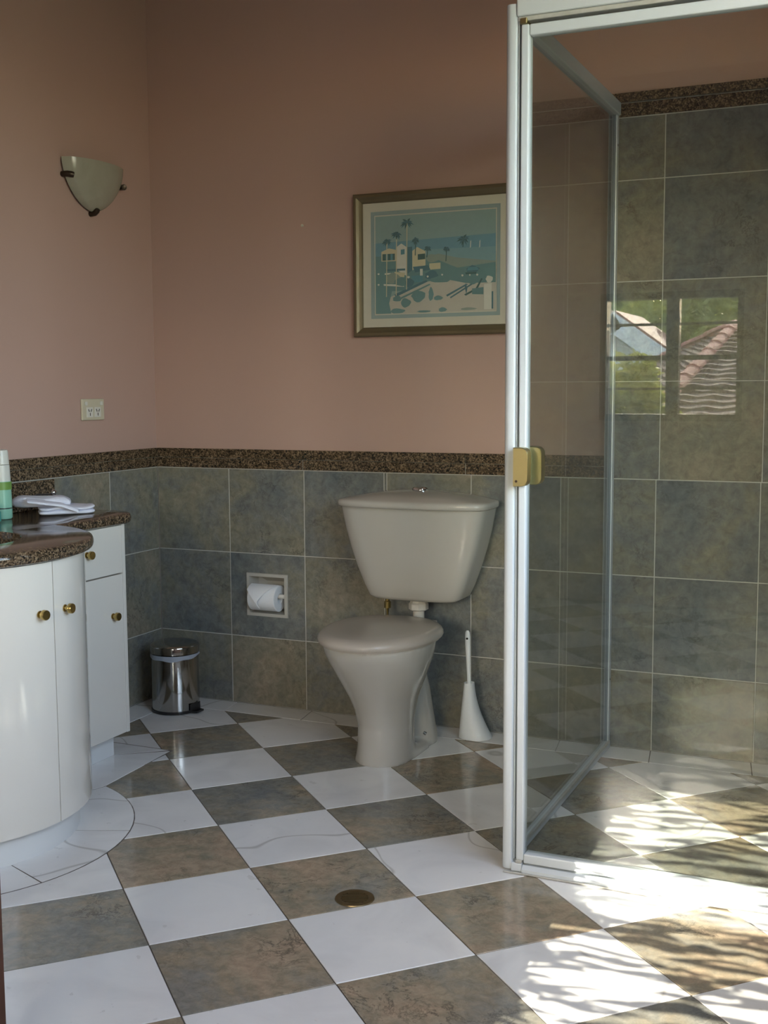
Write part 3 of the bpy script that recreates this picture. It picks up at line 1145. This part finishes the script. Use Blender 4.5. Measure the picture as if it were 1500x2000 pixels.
loft(bm, [ering(SC[0], SC[1], z, SRX * f, SRY * f, 48) for z, f in ((ZT0, 1.04), (ZT0 - .001, 1.0), (ZT0 - .03, .97), (ZT0 - .08, .86), (ZT0 - .115, .62), (ZT0 - .13, .3), (ZT0 - .132, .06))], False, True)
part('basin', bm, 'water_brown', ct, True, 60)

# ------------------------------------------------------------------ towel, stopper, bottles
tw = thing('folded_towel', 'white face towel folded in layers on the granite vanity top', 'towel', (.17, -.74, ZT1))


def cloth_block(cx, cy, L, Wd, rot, z0, h, seed, droop=0.0, layers=2):
    """soft folded block: rounded rectangle loft with uneven edges"""
    rnd = random.Random(seed)
    bm = bmesh.new()
    ca, sa = math.cos(rot), math.sin(rot)
    rg = []
    m = 10 * layers
    for k in range(m + 1):
        f = k / m
        bulge = abs(math.sin(f * PI * layers)) ** .6
        ins = .010 * (1 - bulge)
        top = max(0, f - .85) / .15
        ring = []
        for i in range(56):
            t_ = 2 * PI * i / 56
            c, s = math.cos(t_), math.sin(t_)
            a = (L / 2 - ins) * (1 - .10 * top) + .004 * math.sin(3 * t_ + seed)
            b = (Wd / 2 - ins) * (1 - .16 * top) + .003 * math.sin(4 * t_ + 2 * seed)
            x = a * math.copysign(abs(c) ** .42, c)
            y = b * math.copysign(abs(s) ** .42, s)
            z = z0 + h * f + (.004 * math.sin(x * 60 + seed) * f) - droop * max(0, x / L) * 2 * f
            ring.append((cx + x * ca - y * sa, cy + x * sa + y * ca, max(z0 + .0004, z)))
        rg.append(ring)
    loft(bm, rg)
    return bm


part('lower_fold', cloth_block(.180, -.752, .165, .105, math.radians(44), ZT1 + .0004, .026, 2), 'towel', tw, True, 70)
part('upper_fold', cloth_block(.120, -.782, .175, .085, math.radians(40), ZT1 + .0225, .029, 5, .004, 1), 'towel', tw, True, 70)
# loose corner of the cloth lying diagonally across the fold
bm = bmesh.new()
rows = []
P0, P1, P2 = Vector((.128, -.862, ZT1 + .046)), Vector((.205, -.800, ZT1 + .030)), Vector((.245, -.770, ZT1 + .010))
for k in range(9):
    f = k / 8
    p = P0.lerp(P1, f * 2) if f < .5 else P1.lerp(P2, f * 2 - 1)
    wv = .024 * (1 - f) + .004
    rows.append([(p.x - .7 * wv * u, p.y + .75 * wv * u, p.z + .006 * (1 - abs(u)) + .002) for u in (-1, -.5, 0, .5, 1)])
low = [[(p[0], p[1] + .001, p[2] - .006) for p in r] for r in rows]
loft(bm, rows, False, False, False)
loft(bm, low, False, False, False)
bmesh.ops.bridge_loops(bm, edges=[e for e in bm.edges if e.is_boundary])
part('turned_corner', bm, 'towel', tw, True, 70)

st = thing('basin_stopper', 'small chrome and black stopper lying on the folded white towel', 'stopper', (.110, -.735, ZT1 + .045))
bm = bmesh.new()
tube(bm, [(.085, -.772, ZT1 + .0545), (.100, -.752, ZT1 + .0550), (.115, -.732, ZT1 + .0550)], .0022, 8)
part('stem', bm, 'black_plastic', st, True)
bm = bmesh.new()
bmesh.ops.create_uvsphere(bm, u_segments=16, v_segments=10, radius=.0095, matrix=Matrix.Translation((.119, -.729, ZT1 + .060)))
part('ball', bm, 'chrome', st, True)


def bottle(name, label, x, y, h, r, spec, group=None):
    o = thing(name, label, 'bottle', (x, y, ZT1), group)
    for pn, zz_, mat, bits in spec:
        bm = bmesh.new()
        loft(bm, [ering(x, y, ZT1 + z, a * r, b * r, 32, 2.6) for z, a, b in zz_])
        po = part(pn, bm, mat, o, True, 40)
        for bn, z0, z1, bmat in bits:
            bm = bmesh.new()
            f0 = [(a, b) for z, a, b in zz_]
            loft(bm, [ering(x, y, ZT1 + z, (f0[len(f0) // 2][0] + k) * r, (f0[len(f0) // 2][1] + k) * r, 32, 2.6) for z, k in ((z0, .0), (z0, .012), (z1, .012), (z1, .0))])
            part(bn, bm, bmat, po, True, 30)
    return o


M['green_bottle'] = plain('pale_mint_bottle_plastic', (0.26, 0.52, 0.40), 0.3, var=0.05)
M['teal_bottle'] = plain('teal_bottle_plastic', (0.05, 0.30, 0.26), 0.3, var=0.05)
M['bottle_white'] = plain('off_white_bottle_plastic', (0.62, 0.64, 0.60), 0.28, var=0.02)
M['leaf_green'] = plain('leaf_green_print', (0.16, 0.30, 0.07), 0.4)
bottle('shampoo_bottle', 'white and mint green shampoo bottle standing beside the folded towel', .1005, -.9425, .2, .033,
       [('lower_body', [(.0004, .92, .72), (.004, 1.0, .80), (.03, 1.0, .8), (.072, .975, .78), (.110, .945, .75)], 'green_bottle', [('dark_label_bar', .030, .033, 'black_plastic'), ('label_print', .086, .1085, 'leaf_green')]),
        ('upper_body', [(.110, .945, .75), (.145, .90, .72), (.158, .875, .70)], 'bottle_white', []),
        ('cap', [(.1595, .86, .69), (.195, .80, .64), (.201, .74, .60), (.203, .5, .42)], 'bottle_white', [])])
bottle('lotion_tube', 'dark teal bottle at the left edge in front of shampoo bottle', .144, -1.026, .1, .022,
       [('body', [(.0004, .9, .9), (.003, 1, 1), (.030, .98, .98), (.036, .6, .6)], 'teal_bottle', []),
        ('cap', [(.036, .58, .58), (.050, .56, .56), (.052, .4, .4)], 'bottle_white', [])])

# ------------------------------------------------------------------ wall sconce
sn = thing('wall_sconce', 'frosted alabaster shield wall light with three bronze clips on the pink wall', 'wall light', (0, -.340, 1.80))
SY, SZT, SZB, SHW, SBX = -.340, 1.884, 1.727, .152, .066


def sconce_pt(u, v, grow=0.0):
    """u -1..1 across, v 0 (top) .. 1 (tip)"""
    hw = SHW * (1 - v ** 1.9) ** .62 if v < 1 else 0
    y = SY + u * hw
    z = SZT - v * (SZT - SZB)
    x = SBX * math.sqrt(max(0, 1 - u * u)) * (1 - v ** 1.7) ** .55 if v < 1 else 0
    return (x + .001 + grow, y, z)


bm = bmesh.new()
NU, NV = 24, 16
outr = [[sconce_pt(-1 + 2 * i / NU, j / NV * .992) for i in range(NU + 1)] for j in range(NV + 1)]
innr = [[(max(.0005, p[0] - .006 - .004), SY + (p[1] - SY) * .965, SZT - (SZT - p[2]) * .975) for p in r] for r in outr]
loft(bm, outr, False, False, False)
loft(bm, innr, False, False, False)
bmesh.ops.bridge_loops(bm, edges=[e for e in bm.edges if e.is_boundary])
part('shade', bm, 'alabaster', sn, True, 60)
part('back_plate', box(-.0095, .004, SY - .05, SY + .05, 1.76, 1.86, .003), 'bronze', sn)
for (y, z, x) in ((-.474, 1.830, .010), (-.199, 1.828, .018), (-.340, 1.728, .006)):
    bm = bmesh.new()
    dy, dz = (y - SY), (z - 1.80)
    l_ = math.hypot(dy, dz)
    dy, dz = dy / l_, dz / l_
    tube(bm, [(-.0095, y + dy * .006, z + dz * .006), (x + .004, y + dy * .004, z + dz * .004), (x + .012, y - dy * .003, z - dz * .003), (x + .017, y - dy * .009, z - dz * .009), (x + .018, y - dy * .010, z - dz * .010)], [.009, .010, .0105, .009, .003], 12)
    part('clip', bm, 'bronze', sn, True, 50)

# ------------------------------------------------------------------ power outlet
oy0, oy1, oz0, oz1 = -.424, -.306, 1.034, 1.106
po = thing('power_outlet', 'cream double power outlet with two switches on pink wall above vanity', 'power outlet', (0, (oy0 + oy1) / 2, oz0))
part('plate', box(-.0095, -.001, oy0, oy1, oz0, oz1, .003), 'outlet', po)
for k, yc in enumerate((-.386, -.344)):
    so_ = part('socket_face', box(-.0015, .0012, yc - .017, yc + .017, oz0 + .010, oz0 + .044, .0015), 'outlet_white', po)
    for (dy, dz, rot) in ((-.0065, .005, .5), (.0065, .005, -.5), (0, -.008, 0)):
        bm = bmesh.new()
        abox(bm, .0008, .0016, -.0016, .0016, -.005, .005)
        bmesh.ops.rotate(bm, verts=bm.verts, matrix=Matrix.Rotation(rot, 3, 'X'))
        bmesh.ops.translate(bm, verts=bm.verts, vec=(0, yc + dy, oz0 + .028 + dz))
        part('slot', bm, 'hole', so_)
for yc in (-.406, -.324):
    part('switch', box(-.0015, .0035, yc - .006, yc + .006, oz1 - .022, oz1 - .009, .0015), 'outlet_white', po)

# ------------------------------------------------------------------ wall plug
bm = bmesh.new()
tube(bm, [(.608, .012, 1.690), (.608, .0065, 1.690), (.608, .0055, 1.690)], [.0048, .0048, .003], 12)
tag(part('wall_plug', bm, 'mat', None, True), 'tiny beige plug left in pink wall beside the picture', 'wall plug')

# ------------------------------------------------------------------ framed picture
px0, px1, pz0, pz1 = .808, 1.378, 1.308, 1.776
yw = .0095
pic = thing('framed_picture', 'bronze framed print of seaside houses and palms on the pink wall', 'picture', ((px0 + px1) / 2, yw, pz0))


def frame_side(a, b):
    """mitred moulding between two outer corners a,b (x,z), ccw"""
    cx_, cz = (px0 + px1) / 2, (pz0 + pz1) / 2
    prof = [(0, 0), (0, .018), (.004, .022), (.012, .022), (.020, .016), (.027, .013), (.031, .008), (.031, 0)]
    rg = []
    for (x, z) in (a, b):
        sx_, sz_ = (1 if x < cx_ else -1), (1 if z < cz else -1)
        rg.append([(x + sx_ * w, yw - d, z + sz_ * w) for w, d in prof])
    bm = bmesh.new()
    loft(bm, rg)
    return bm


cs_ = [(px0, pz0), (px1, pz0), (px1, pz1), (px0, pz1)]
for k in range(4):
    part('frame_side', frame_side(cs_[k], cs_[(k + 1) % 4]), 'picture_frame', pic)


def rect_ring(x0, x1, z0, z1, w, y0, y1):
    bm = bmesh.new()
    abox(bm, x0, x1, y0, y1, z0, z0 + w)
    abox(bm, x0, x1, y0, y1, z1 - w, z1)
    abox(bm, x0, x0 + w, y0, y1, z0 + w, z1 - w)
    abox(bm, x1 - w, x1, y0, y1, z0 + w, z1 - w)
    return bm


part('backing', box(px0 + .004, px1 - .004, yw - .003, yw, pz0 + .004, pz1 - .004), 'mat', pic)
mw_ = .029
mx0, mx1, mz0, mz1 = px0 + .030, px1 - .030, pz0 + .030, pz1 - .030
part('mat_board', rect_ring(mx0, mx1, mz0, mz1, mw_, yw - .0065, yw - .003), 'mat', pic)
part('blue_mat', rect_ring(mx0 + mw_, mx1 - mw_, mz0 + mw_, mz1 - mw_, .012, yw - .0055, yw - .003), 'mat_blue', pic)
# printed scene: flat colour shapes
ix0, ix1, iz0, iz1 = mx0 + mw_ + .016, mx1 - mw_ - .016, mz0 + mw_ + .016, mz1 - mw_ - .016
PC = {'sky': (.27, .39, .39), 'sea': (.17, .33, .41), 'sea2': (.22, .37, .42), 'teal': (.15, .28, .29), 'dark': (.07, .15, .15), 'sand': (.52, .50, .44),
      'cream': (.60, .55, .38), 'hill': (.27, .34, .30), 'deep': (.09, .20, .24), 'blue': (.12, .29, .35), 'white': (.66, .66, .60)}
shapes = [('sky', [(255, 350), (1335, 310), (1335, 1210), (255, 1210)])]
shapes += [('sea', [(255, 585), (690, 560), (1335, 525), (1335, 700), (255, 740)]), ('sea2', [(700, 650), (1335, 640), (1335, 820), (700, 820)]),
           ('hill', [(720, 720), (830, 690), (1000, 730), (1335, 770), (1335, 900), (720, 900)]),
           ('teal', [(255, 700), (720, 700), (1000, 820), (1335, 780), (1335, 1010), (255, 1010)]),
           ('sand', [(255, 1210), (400, 1060), (700, 940), (880, 915), (1080, 960), (1335, 960), (1335, 1210)]),
           ('teal', [(255, 900), (420, 960), (380, 1120), (255, 1120)]), ('teal', [(255, 1118), (380, 1118), (400, 1210), (255, 1210)]),
           ('cream', [(310, 660), (380, 630), (445, 645), (445, 745), (310, 745)]), ('white', [(445, 625), (495, 590), (545, 625), (545, 880), (445, 820)]),
           ('cream', [(595, 660), (640, 625), (715, 665), (715, 790), (595, 830)]), ('deep', [(545, 625), (595, 620), (595, 830), (550, 860)]),
           ('dark', [(320, 680), (435, 678), (435, 735), (320, 738)]), ('blue', [(350, 680), (372, 680), (372, 736), (350, 736)]), ('blue', [(395, 680), (415, 680), (415, 736), (395, 736)]),
           ('blue', [(490, 645), (525, 640), (525, 685), (490, 690)]), ('dark', [(645, 690), (712, 685), (712, 735), (645, 740)]), ('deep', [(350, 815), (530, 812), (530, 830), (350, 832)]),
           ('cream', [(750, 775), (850, 770), (850, 825), (750, 830)]), ('white', [(340, 850), (420, 846), (420, 860), (340, 864)]), ('white', [(330, 945), (520, 955), (520, 975), (330, 960)]),
           ('cream', [(430, 840), (530, 850), (520, 890), (430, 880)]), ('deep', [(600, 800), (740, 790), (760, 830), (620, 850)]), ('blue', [(585, 880), (690, 875), (690, 935), (600, 940)]),
           ('white', [(665, 820), (690, 820), (690, 880), (665, 880)]), ('deep', [(1080, 830), (1130, 800), (1200, 830), (1175, 860), (1085, 862)]), ('dark', [(1070, 865), (1170, 862), (1165, 880), (1075, 882)]),
           ('blue', [(1095, 820), (1170, 818), (1190, 845), (1085, 850)]), ('teal', [(1240, 800), (1335, 780), (1335, 950), (1250, 960)]),
           ('deep', [(430, 1040), (720, 920), (735, 935), (440, 1065)]), ('teal', [(470, 1075), (750, 955), (760, 965), (480, 1090)]),
           ('deep', [(900, 1060), (1080, 965), (1095, 972), (910, 1075)]), ('deep', [(935, 1080), (1130, 960), (1140, 970), (940, 1092)]),
           ('dark', [(1060, 1060), (1160, 1010), (1210, 920), (1222, 925), (1175, 1020), (1075, 1072)]), ('deep', [(1070, 960), (1090, 1000), (1080, 1060), (1066, 1000)]),
           ('teal', [(1130, 1010), (1230, 1000), (1230, 1065), (1130, 1060)]), ('white', [(1235, 975), (1300, 965), (1300, 1200), (1235, 1200)]), ('deep', [(1300, 1040), (1315, 1040), (1315, 1195), (1300, 1195)])]


def blob(cx_, cy_, rx_, ry_, col, n=14, ph=0.0):
    return (col, [(cx_ + rx_ * (1 + .12 * math.sin(3 * k + ph)) * math.cos(2 * PI * k / n), cy_ + ry_ * (1 + .15 * math.sin(5 * k + ph)) * math.sin(2 * PI * k / n)) for k in range(n)])


shapes += [blob(650, 1060, 62, 52, 'teal'), blob(535, 1118, 45, 40, 'teal', ph=1), blob(765, 1050, 22, 60, 'teal', ph=2), blob(455, 1080, 40, 26, 'teal', ph=3), blob(460, 1190, 65, 24, 'teal', ph=1),
           blob(700, 1200, 60, 10, 'teal'), blob(870, 1190, 36, 20, 'teal', ph=2), blob(830, 1085, 40, 20, 'teal', ph=2), blob(1100, 1190, 70, 12, 'hill', ph=2), blob(1280, 930, 30, 32, 'white'),
           blob(420, 900, 70, 48, 'hill', ph=2), blob(490, 930, 60, 40, 'teal', ph=4), blob(570, 940, 40, 40, 'deep', ph=1), blob(780, 730, 60, 36, 'hill', ph=1), blob(770, 880, 60, 40, 'deep', ph=3),
           blob(850, 920, 90, 30, 'teal', ph=3), blob(960, 880, 70, 40, 'teal', ph=1), blob(1130, 930, 60, 40, 'teal', ph=5), blob(735, 890, 9, 9, 'white'), blob(865, 878, 8, 8, 'white'), blob(1045, 890, 9, 9, 'white'),
           blob(1175, 888, 9, 9, 'white'), blob(1110, 888, 6, 8, 'white'), blob(283, 855, 9, 8, 'white'), blob(283, 950, 9, 8, 'white'), blob(560, 890, 12, 10, 'white')]
for (x, yt, yb, s) in ((362, 570, 1060, 46), (452, 510, 1050, 50), (548, 410, 1000, 62), (628, 565, 700, 42), (735, 640, 720, 34), (1055, 570, 640, 62), (905, 650, 760, 34)):
    shapes.append(('cream' if yb > 800 else 'dark', [(x - 4, yt), (x + 4, yt), (x - 2, yb), (x - 10, yb)]))
    rp = random.Random(x)
    for k in range(11):
        a = 2 * PI * k / 11 + rp.uniform(-.2, .2)
        L_ = s * rp.uniform(.75, 1.15)
        ex_, ey_ = x + L_ * math.cos(a), yt + L_ * .8 * math.sin(a) + 10
        nx_, ny_ = -math.sin(a) * 9, math.cos(a) * 9
        shapes.append(('dark' if k % 2 else 'deep', [(x, yt), ((x + ex_) / 2 + nx_, (yt + ey_) / 2 + ny_ - 8), (ex_, ey_), ((x + ex_) / 2 - nx_, (yt + ey_) / 2 - ny_ - 8)]))
for x in (1120, 1200):
    shapes.append(('white', [(x, 640), (x - 9, 650), (x - 6, 590), (x + 2, 580)]))
bm = bmesh.new()
names = list(PC)
for k, (cn, pl) in enumerate(shapes):
    vs_p = []
    for (x, y) in pl:
        u = (x - 255) / 1080
        v = (y - (350 - 40 * u)) / (860 + 40 * u)
        vs_p.append(bm.verts.new((ix0 + min(1, max(0, u)) * (ix1 - ix0), yw - .0040 - k * 4e-6, iz1 - min(1, max(0, v)) * (iz1 - iz0))))
    f = bm.faces.new(vs_p)
    f.material_index = names.index(cn)
bmesh.ops.triangulate(bm, faces=[f for f in bm.faces if len(f.verts) > 4])
pm = bpy.data.meshes.new('print')
bm.normal_update()
for f in bm.faces:
    if f.normal.y > 0:
        f.normal_flip()
bm.to_mesh(pm)
bm.free()
for cn in names:
    pm.materials.append(plain('print_' + cn, PC[cn], 0.7, var=0.07, scale=60))
pr = link('print', pm, None, pic)
pr.location = -Vector(pic.location)
M['picture_glass'] = glass('picture_glass', (0.985, 0.985, 0.985), 1.35)
part('glazing', box(mx0, mx1, yw - .0095, yw - .0080, mz0, mz1), 'picture_glass', pic)

# ------------------------------------------------------------------ outside, seen mirrored in the shower door
GZ = -3.6
t = NT('lawn_ground')
tc = t.n('ShaderNodeTexCoord')
t.principled(t.ramp(t.noise(tc.outputs['Object'], 0.8, 6), [(0.3, (0.05, 0.08, 0.02)), (0.7, (0.12, 0.15, 0.05))]), 0.9)
M['ground'] = t.m
part('ground', box(-45, 45, -70, -4.9, GZ - .3, GZ), 'ground', kind='structure')


def leafmat(name, a, b):
    t = NT(name)
    tc_ = t.n('ShaderNodeTexCoord')
    f = t.noise(tc_.outputs['Object'], 3.0, 4)
    col = t.mix(f, a, b)
    p = t.n('ShaderNodeBsdfPrincipled')
    t.l(col, p.inputs['Base Color'])
    p.inputs['Roughness'].default_value = 0.5
    tl = t.n('ShaderNodeBsdfTranslucent')
    t.l(t.mix(0.5, col, (0.45, 0.5, 0.06)), tl.inputs[0])
    ms = t.n('ShaderNodeMixShader')
    ms.inputs[0].default_value = 0.45
    t.l(p.outputs[0], ms.inputs[1])
    t.l(tl.outputs[0], ms.inputs[2])
    t.l(ms.outputs[0], t.out.inputs[0])
    return t.m


M['leaf_a'] = leafmat('mid_green_leaves', (0.20, 0.28, 0.06), (0.46, 0.54, 0.14))
M['leaf_b'] = leafmat('yellow_green_leaves', (0.24, 0.30, 0.07), (0.52, 0.54, 0.18))
M['leaf_c'] = leafmat('dark_green_leaves', (0.05, 0.09, 0.03), (0.12, 0.17, 0.05))
M['bark'] = plain('grey_brown_bark', (0.12, 0.09, 0.06), 0.9, var=0.3)
M['weatherboard'] = plain('white_weatherboard_paint', (0.72, 0.76, 0.78), 0.6, var=0.03)
M['roof_tile'] = plain('weathered_brown_roof_tile', (0.17, 0.105, 0.085), 0.85, var=0.45, scale=6)
M['ridge_cap'] = plain('pink_terracotta_ridge_cap', (0.48, 0.20, 0.15), 0.8, var=0.15)
M['barge'] = plain('red_brown_bargeboard', (0.28, 0.11, 0.08), 0.7, var=0.1)


def leaves(center, radii, n, size, seed, shell=0.35, flat=False):
    rnd = random.Random(seed)
    verts, faces = [], []
    c = Vector(center)
    while len(faces) < n:
        p = Vector((rnd.uniform(-1, 1), rnd.uniform(-1, 1), rnd.uniform(-1, 1)))
        if not (shell < p.length < 1):
            continue
        p = c + Vector((p.x * radii[0], p.y * radii[1], p.z * radii[2]))
        s = size * rnd.uniform(.6, 1.3)
        a = Vector((rnd.gauss(0, 1), rnd.gauss(0, 1), rnd.gauss(0, .6))).normalized()
        b = a.cross(Vector((rnd.gauss(0, 1), rnd.gauss(0, 1), rnd.gauss(0, 1)))).normalized()
        k = len(verts)
        verts += [p - a * s, p + b * s * .38, p + a * s, p - b * s * .38]
        faces.append((k, k + 1, k + 2, k + 3))
    me = bpy.data.meshes.new('crown')
    me.from_pydata([tuple(v) for v in verts], [], faces)
    return me


def tree(name, label, base, blobs, mat, n, size, seed, trunk=.08, group=None):
    o = thing(name, label, 'tree', (base[0], base[1], GZ), group)
    for k, (c, r) in enumerate(blobs):
        me = leaves(c, r, n, size, seed + k)
        lo = link('crown', me, mat, o)
        lo.location = -Vector(o.location)
        lo['kind'] = 'stuff'
    bm = bmesh.new()
    top = blobs[0][0]
    tube(bm, [(base[0], base[1], GZ), (base[0] + .1 * (top[0] - base[0]), base[1], GZ * .5), (top[0], top[1], top[2])], [trunk * 1.4, trunk, trunk * .5], 8)
    part('trunk', bm, 'bark', o, True)
    return o


tree('shrub_tree', 'sunlit yellow green shrub mirrored low in the shower door glass', (.90, -5.9),
     [((.93, -5.9, 1.13), (.22, .18, .22)), ((.78, -5.9, .88), (.26, .18, .24)), ((1.08, -5.9, .86), (.19, .16, .2))], 'leaf_b', 330, .06, 11, .03)
tree('garden_tree', 'broad green tree mirrored behind the white gable in shower door', (-2.6, -25.5),
     [((-2.8, -25.5, 2.4), (2.3, 1.6, 1.8)), ((-1.2, -25.4, 1.8), (1.6, 1.2, 1.4)), ((-5.0, -25.6, 2.5), (2.0, 1.5, 1.7))], 'leaf_a', 2200, .20, 21, .2)
tree('garden_tree', 'bright green rounded tree mirrored above the tiled roof in shower door', (-.2, -20),
     [((-.3, -20, 2.3), (1.2, 1.0, 1.0)), ((-1.5, -20.3, 1.9), (1.1, 1.0, 1.1)), ((.7, -20.2, 2.0), (1.0, .9, .9))], 'leaf_b', 1500, .15, 31, .15)
tree('garden_tree', 'dark green hedge tree mirrored between the two roofs in shower door', (-.5, -22),
     [((-.4, -22, .9), (1.8, .8, 1.4)), ((-2.8, -22, .6), (1.6, .8, 1.3))], 'leaf_c', 1500, .16, 41, .15)
# unseen tree, added so its crown keeps the sun off the rear window
tree('added_shade_tree', 'unseen dense tree added to keep the sun off the rear window', (2.05, -8.3),
     [((1.50, -8.0, 2.72), (.58, .55, .52)), ((1.15, -8.2, 3.0), (.55, .5, .6)), ((1.55, -8.4, 3.3), (.5, .5, .5))], 'leaf_c', 2600, .09, 51, .08)

# white weatherboard house with gable
wh = thing('white_house', 'white weatherboard house gable mirrored in the shower door glass', 'house', (-1.5, -17, GZ))
ax, az, gy = -1.47, 2.16, -16.0
sl = .72
hw = 2.4
bm = bmesh.new()
loft(bm, [[(ax, y, az), (ax - hw, y, az - hw * sl), (ax - hw, y, GZ), (ax + hw, y, GZ), (ax + hw, y, az - hw * sl)] for y in (gy - 1.6, gy - .02)])
part('wall', bm, 'weatherboard', wh)
zb = -.6
while zb < az - .15:
    half = (az - zb - .12) / sl
    half = min(half, hw)
    bm = bmesh.new()
    loft(bm, [[(ax - half, gy - .02, zb), (ax - half, gy + .018, zb), (ax - half + .0, gy - .012, zb + .115)], [(ax + half, gy - .02, zb), (ax + half, gy + .018, zb), (ax + half, gy - .012, zb + .115)]])
    part('weatherboard', bm, 'weatherboard', wh)
    zb += .12
for s in (-1, 1):
    bm = bmesh.new()
    d = Vector((s, 0, -sl)).normalized()
    nn = Vector((s * sl, 0, 1)).normalized()
    e0, e1 = Vector((ax, 0, az + .05)), Vector((ax, 0, az + .05)) + d * (hw + .3) * 1.24
    loft(bm, [[(p.x + nn.x * o_, y, p.z + nn.z * o_) for o_, y in ((0, gy - 1.7), (.05, gy - 1.7), (.05, gy + .25), (0, gy + .25))] for p in (e0, e1)])
    part('roof_slope', bm, 'barge', wh)
    bm = bmesh.new()
    loft(bm, [[(p.x + nn.x * o_, y, p.z + nn.z * o_) for o_, y in ((-.24, gy + .22), (.02, gy + .22), (.02, gy + .27), (-.24, gy + .27))] for p in (e0, e1)])
    part('bargeboard', bm, 'weatherboard', wh)

# brown tiled hip roof nearer by
th = thing('tiled_roof_house', 'house with brown tiled hip roof and pink ridge caps mirrored in shower door', 'house', (1.5, -9.5, GZ))
A = Vector((0.985, -10.2, 1.70))
N_ = Vector((.82, -6.56, .80))
S_ = Vector((-.55, -11.5, 1.14))
A2 = Vector((6.0, -10.2, 1.70))
E_ = Vector((6.6, -6.56, .80))


def roof_face(a0, a1, b0, b1, rows, name='tile_course'):
    """courses from the ridge a0-a1 down to the eave b0-b1, each course lapping the next"""
    nn = (b0 - a0).cross(b1 - a0)
    if nn.length < 1e-6:
        nn = (b0 - a1).cross(b1 - a1)
    nn.normalize()
    if nn.z < 0:
        nn = -nn
    for k in range(rows):
        f0, f1 = k / rows, (k + 1.12) / rows
        p0, p1 = a0.lerp(b0, f0), a1.lerp(b1, f0)
        q0, q1 = a0.lerp(b0, min(f1, 1.03)), a1.lerp(b1, min(f1, 1.03))
        m = max(1, int((q1 - q0).length / .22))
        bm = bmesh.new()
        up, lo = [], []
        for i in range(2 * m + 1):
            g = i / (2 * m)
            w = .012 if i % 2 else -.008
            up.append(p0.lerp(p1, g) + nn * .004)
            lo.append(q0.lerp(q1, g) + nn * (.026 + w))
        bot = [p - nn * .04 for p in lo]
        loft(bm, [up, lo, bot], False, False, False)
        part(name, bm, 'roof_tile', th)


roof_face(A, A2, N_, E_, 22)
roof_face(A, A, S_, N_, 22)
for a, b in ((A, N_), (A, S_)):
    m = int((b - a).length / .30)
    for k in range(m):
        p, q = a.lerp(b, k / m), a.lerp(b, (k + 1.08) / m)
        bm = bmesh.new()
        d = (q - p).normalized()
        s_ = d.cross(Vector((0, 0, 1))).normalized()
        u_ = s_.cross(d)
        loft(bm, [[pp + s_ * (.062 * math.cos(t_)) + u_ * (.050 * math.sin(t_) + .02 + .012 * e_) for t_ in [PI * i / 6 for i in range(7)]] for pp, e_ in ((p, 0), (q, 1))], True, True)
        part('ridge_cap', bm, 'ridge_cap', th)
bm = bmesh.new()
loft(bm, [[(N_.x + .3, N_.y - .3, z), (E_.x, E_.y - .3, z), (E_.x, A.y - 1.5, z), (S_.x + .4, S_.y + .2, z)] for z in (GZ, .60)])
part('wall', bm, 'weatherboard', th)

# unseen blades added outside the sunny rear window, shaped to streak the sunlight
pl = thing('sun_dapple_blades', 'unseen level blades added outside the rear window to dapple the sun', 'plant', (2.3, -5.45, GZ))
rnd = random.Random(3)
bm = bmesh.new()
for k in range(1500):
    x = rnd.uniform(1.84, 2.70)
    z = rnd.uniform(1.25, 2.14)
    edge = abs(x - 2.24) / .28
    if rnd.random() > .27 + .62 * edge ** 3:
        continue
    L_ = rnd.uniform(.035, .13)
    w_ = rnd.uniform(.0022, .0052)
    y = -5.45 + rnd.uniform(-.12, .12)
    tl = rnd.gauss(.03, .035)
    top, bot = [], []
    for i in range(7):
        f = -1 + i / 3
        wv = w_ * (1 - f * f) ** .7 + .0006
        zc = z + tl * L_ * f - .05 * L_ * f * f + .002 * math.sin(4 * f + k)
        top.append((x + L_ * f, y, zc + wv))
        bot.append((x + L_ * f, y + .001, zc - wv))
    loft(bm, [top, bot], False, False, False)
fo = part('blades', bm, 'leaf_c', pl, kind='stuff')
bm = bmesh.new()
for x in (1.95, 2.62):
    tube(bm, [(x, -5.47, GZ), (x + .02, -5.46, -1), (x, -5.45, 2.05)], [.02, .014, .006], 6)
part('stems', bm, 'bark', pl)
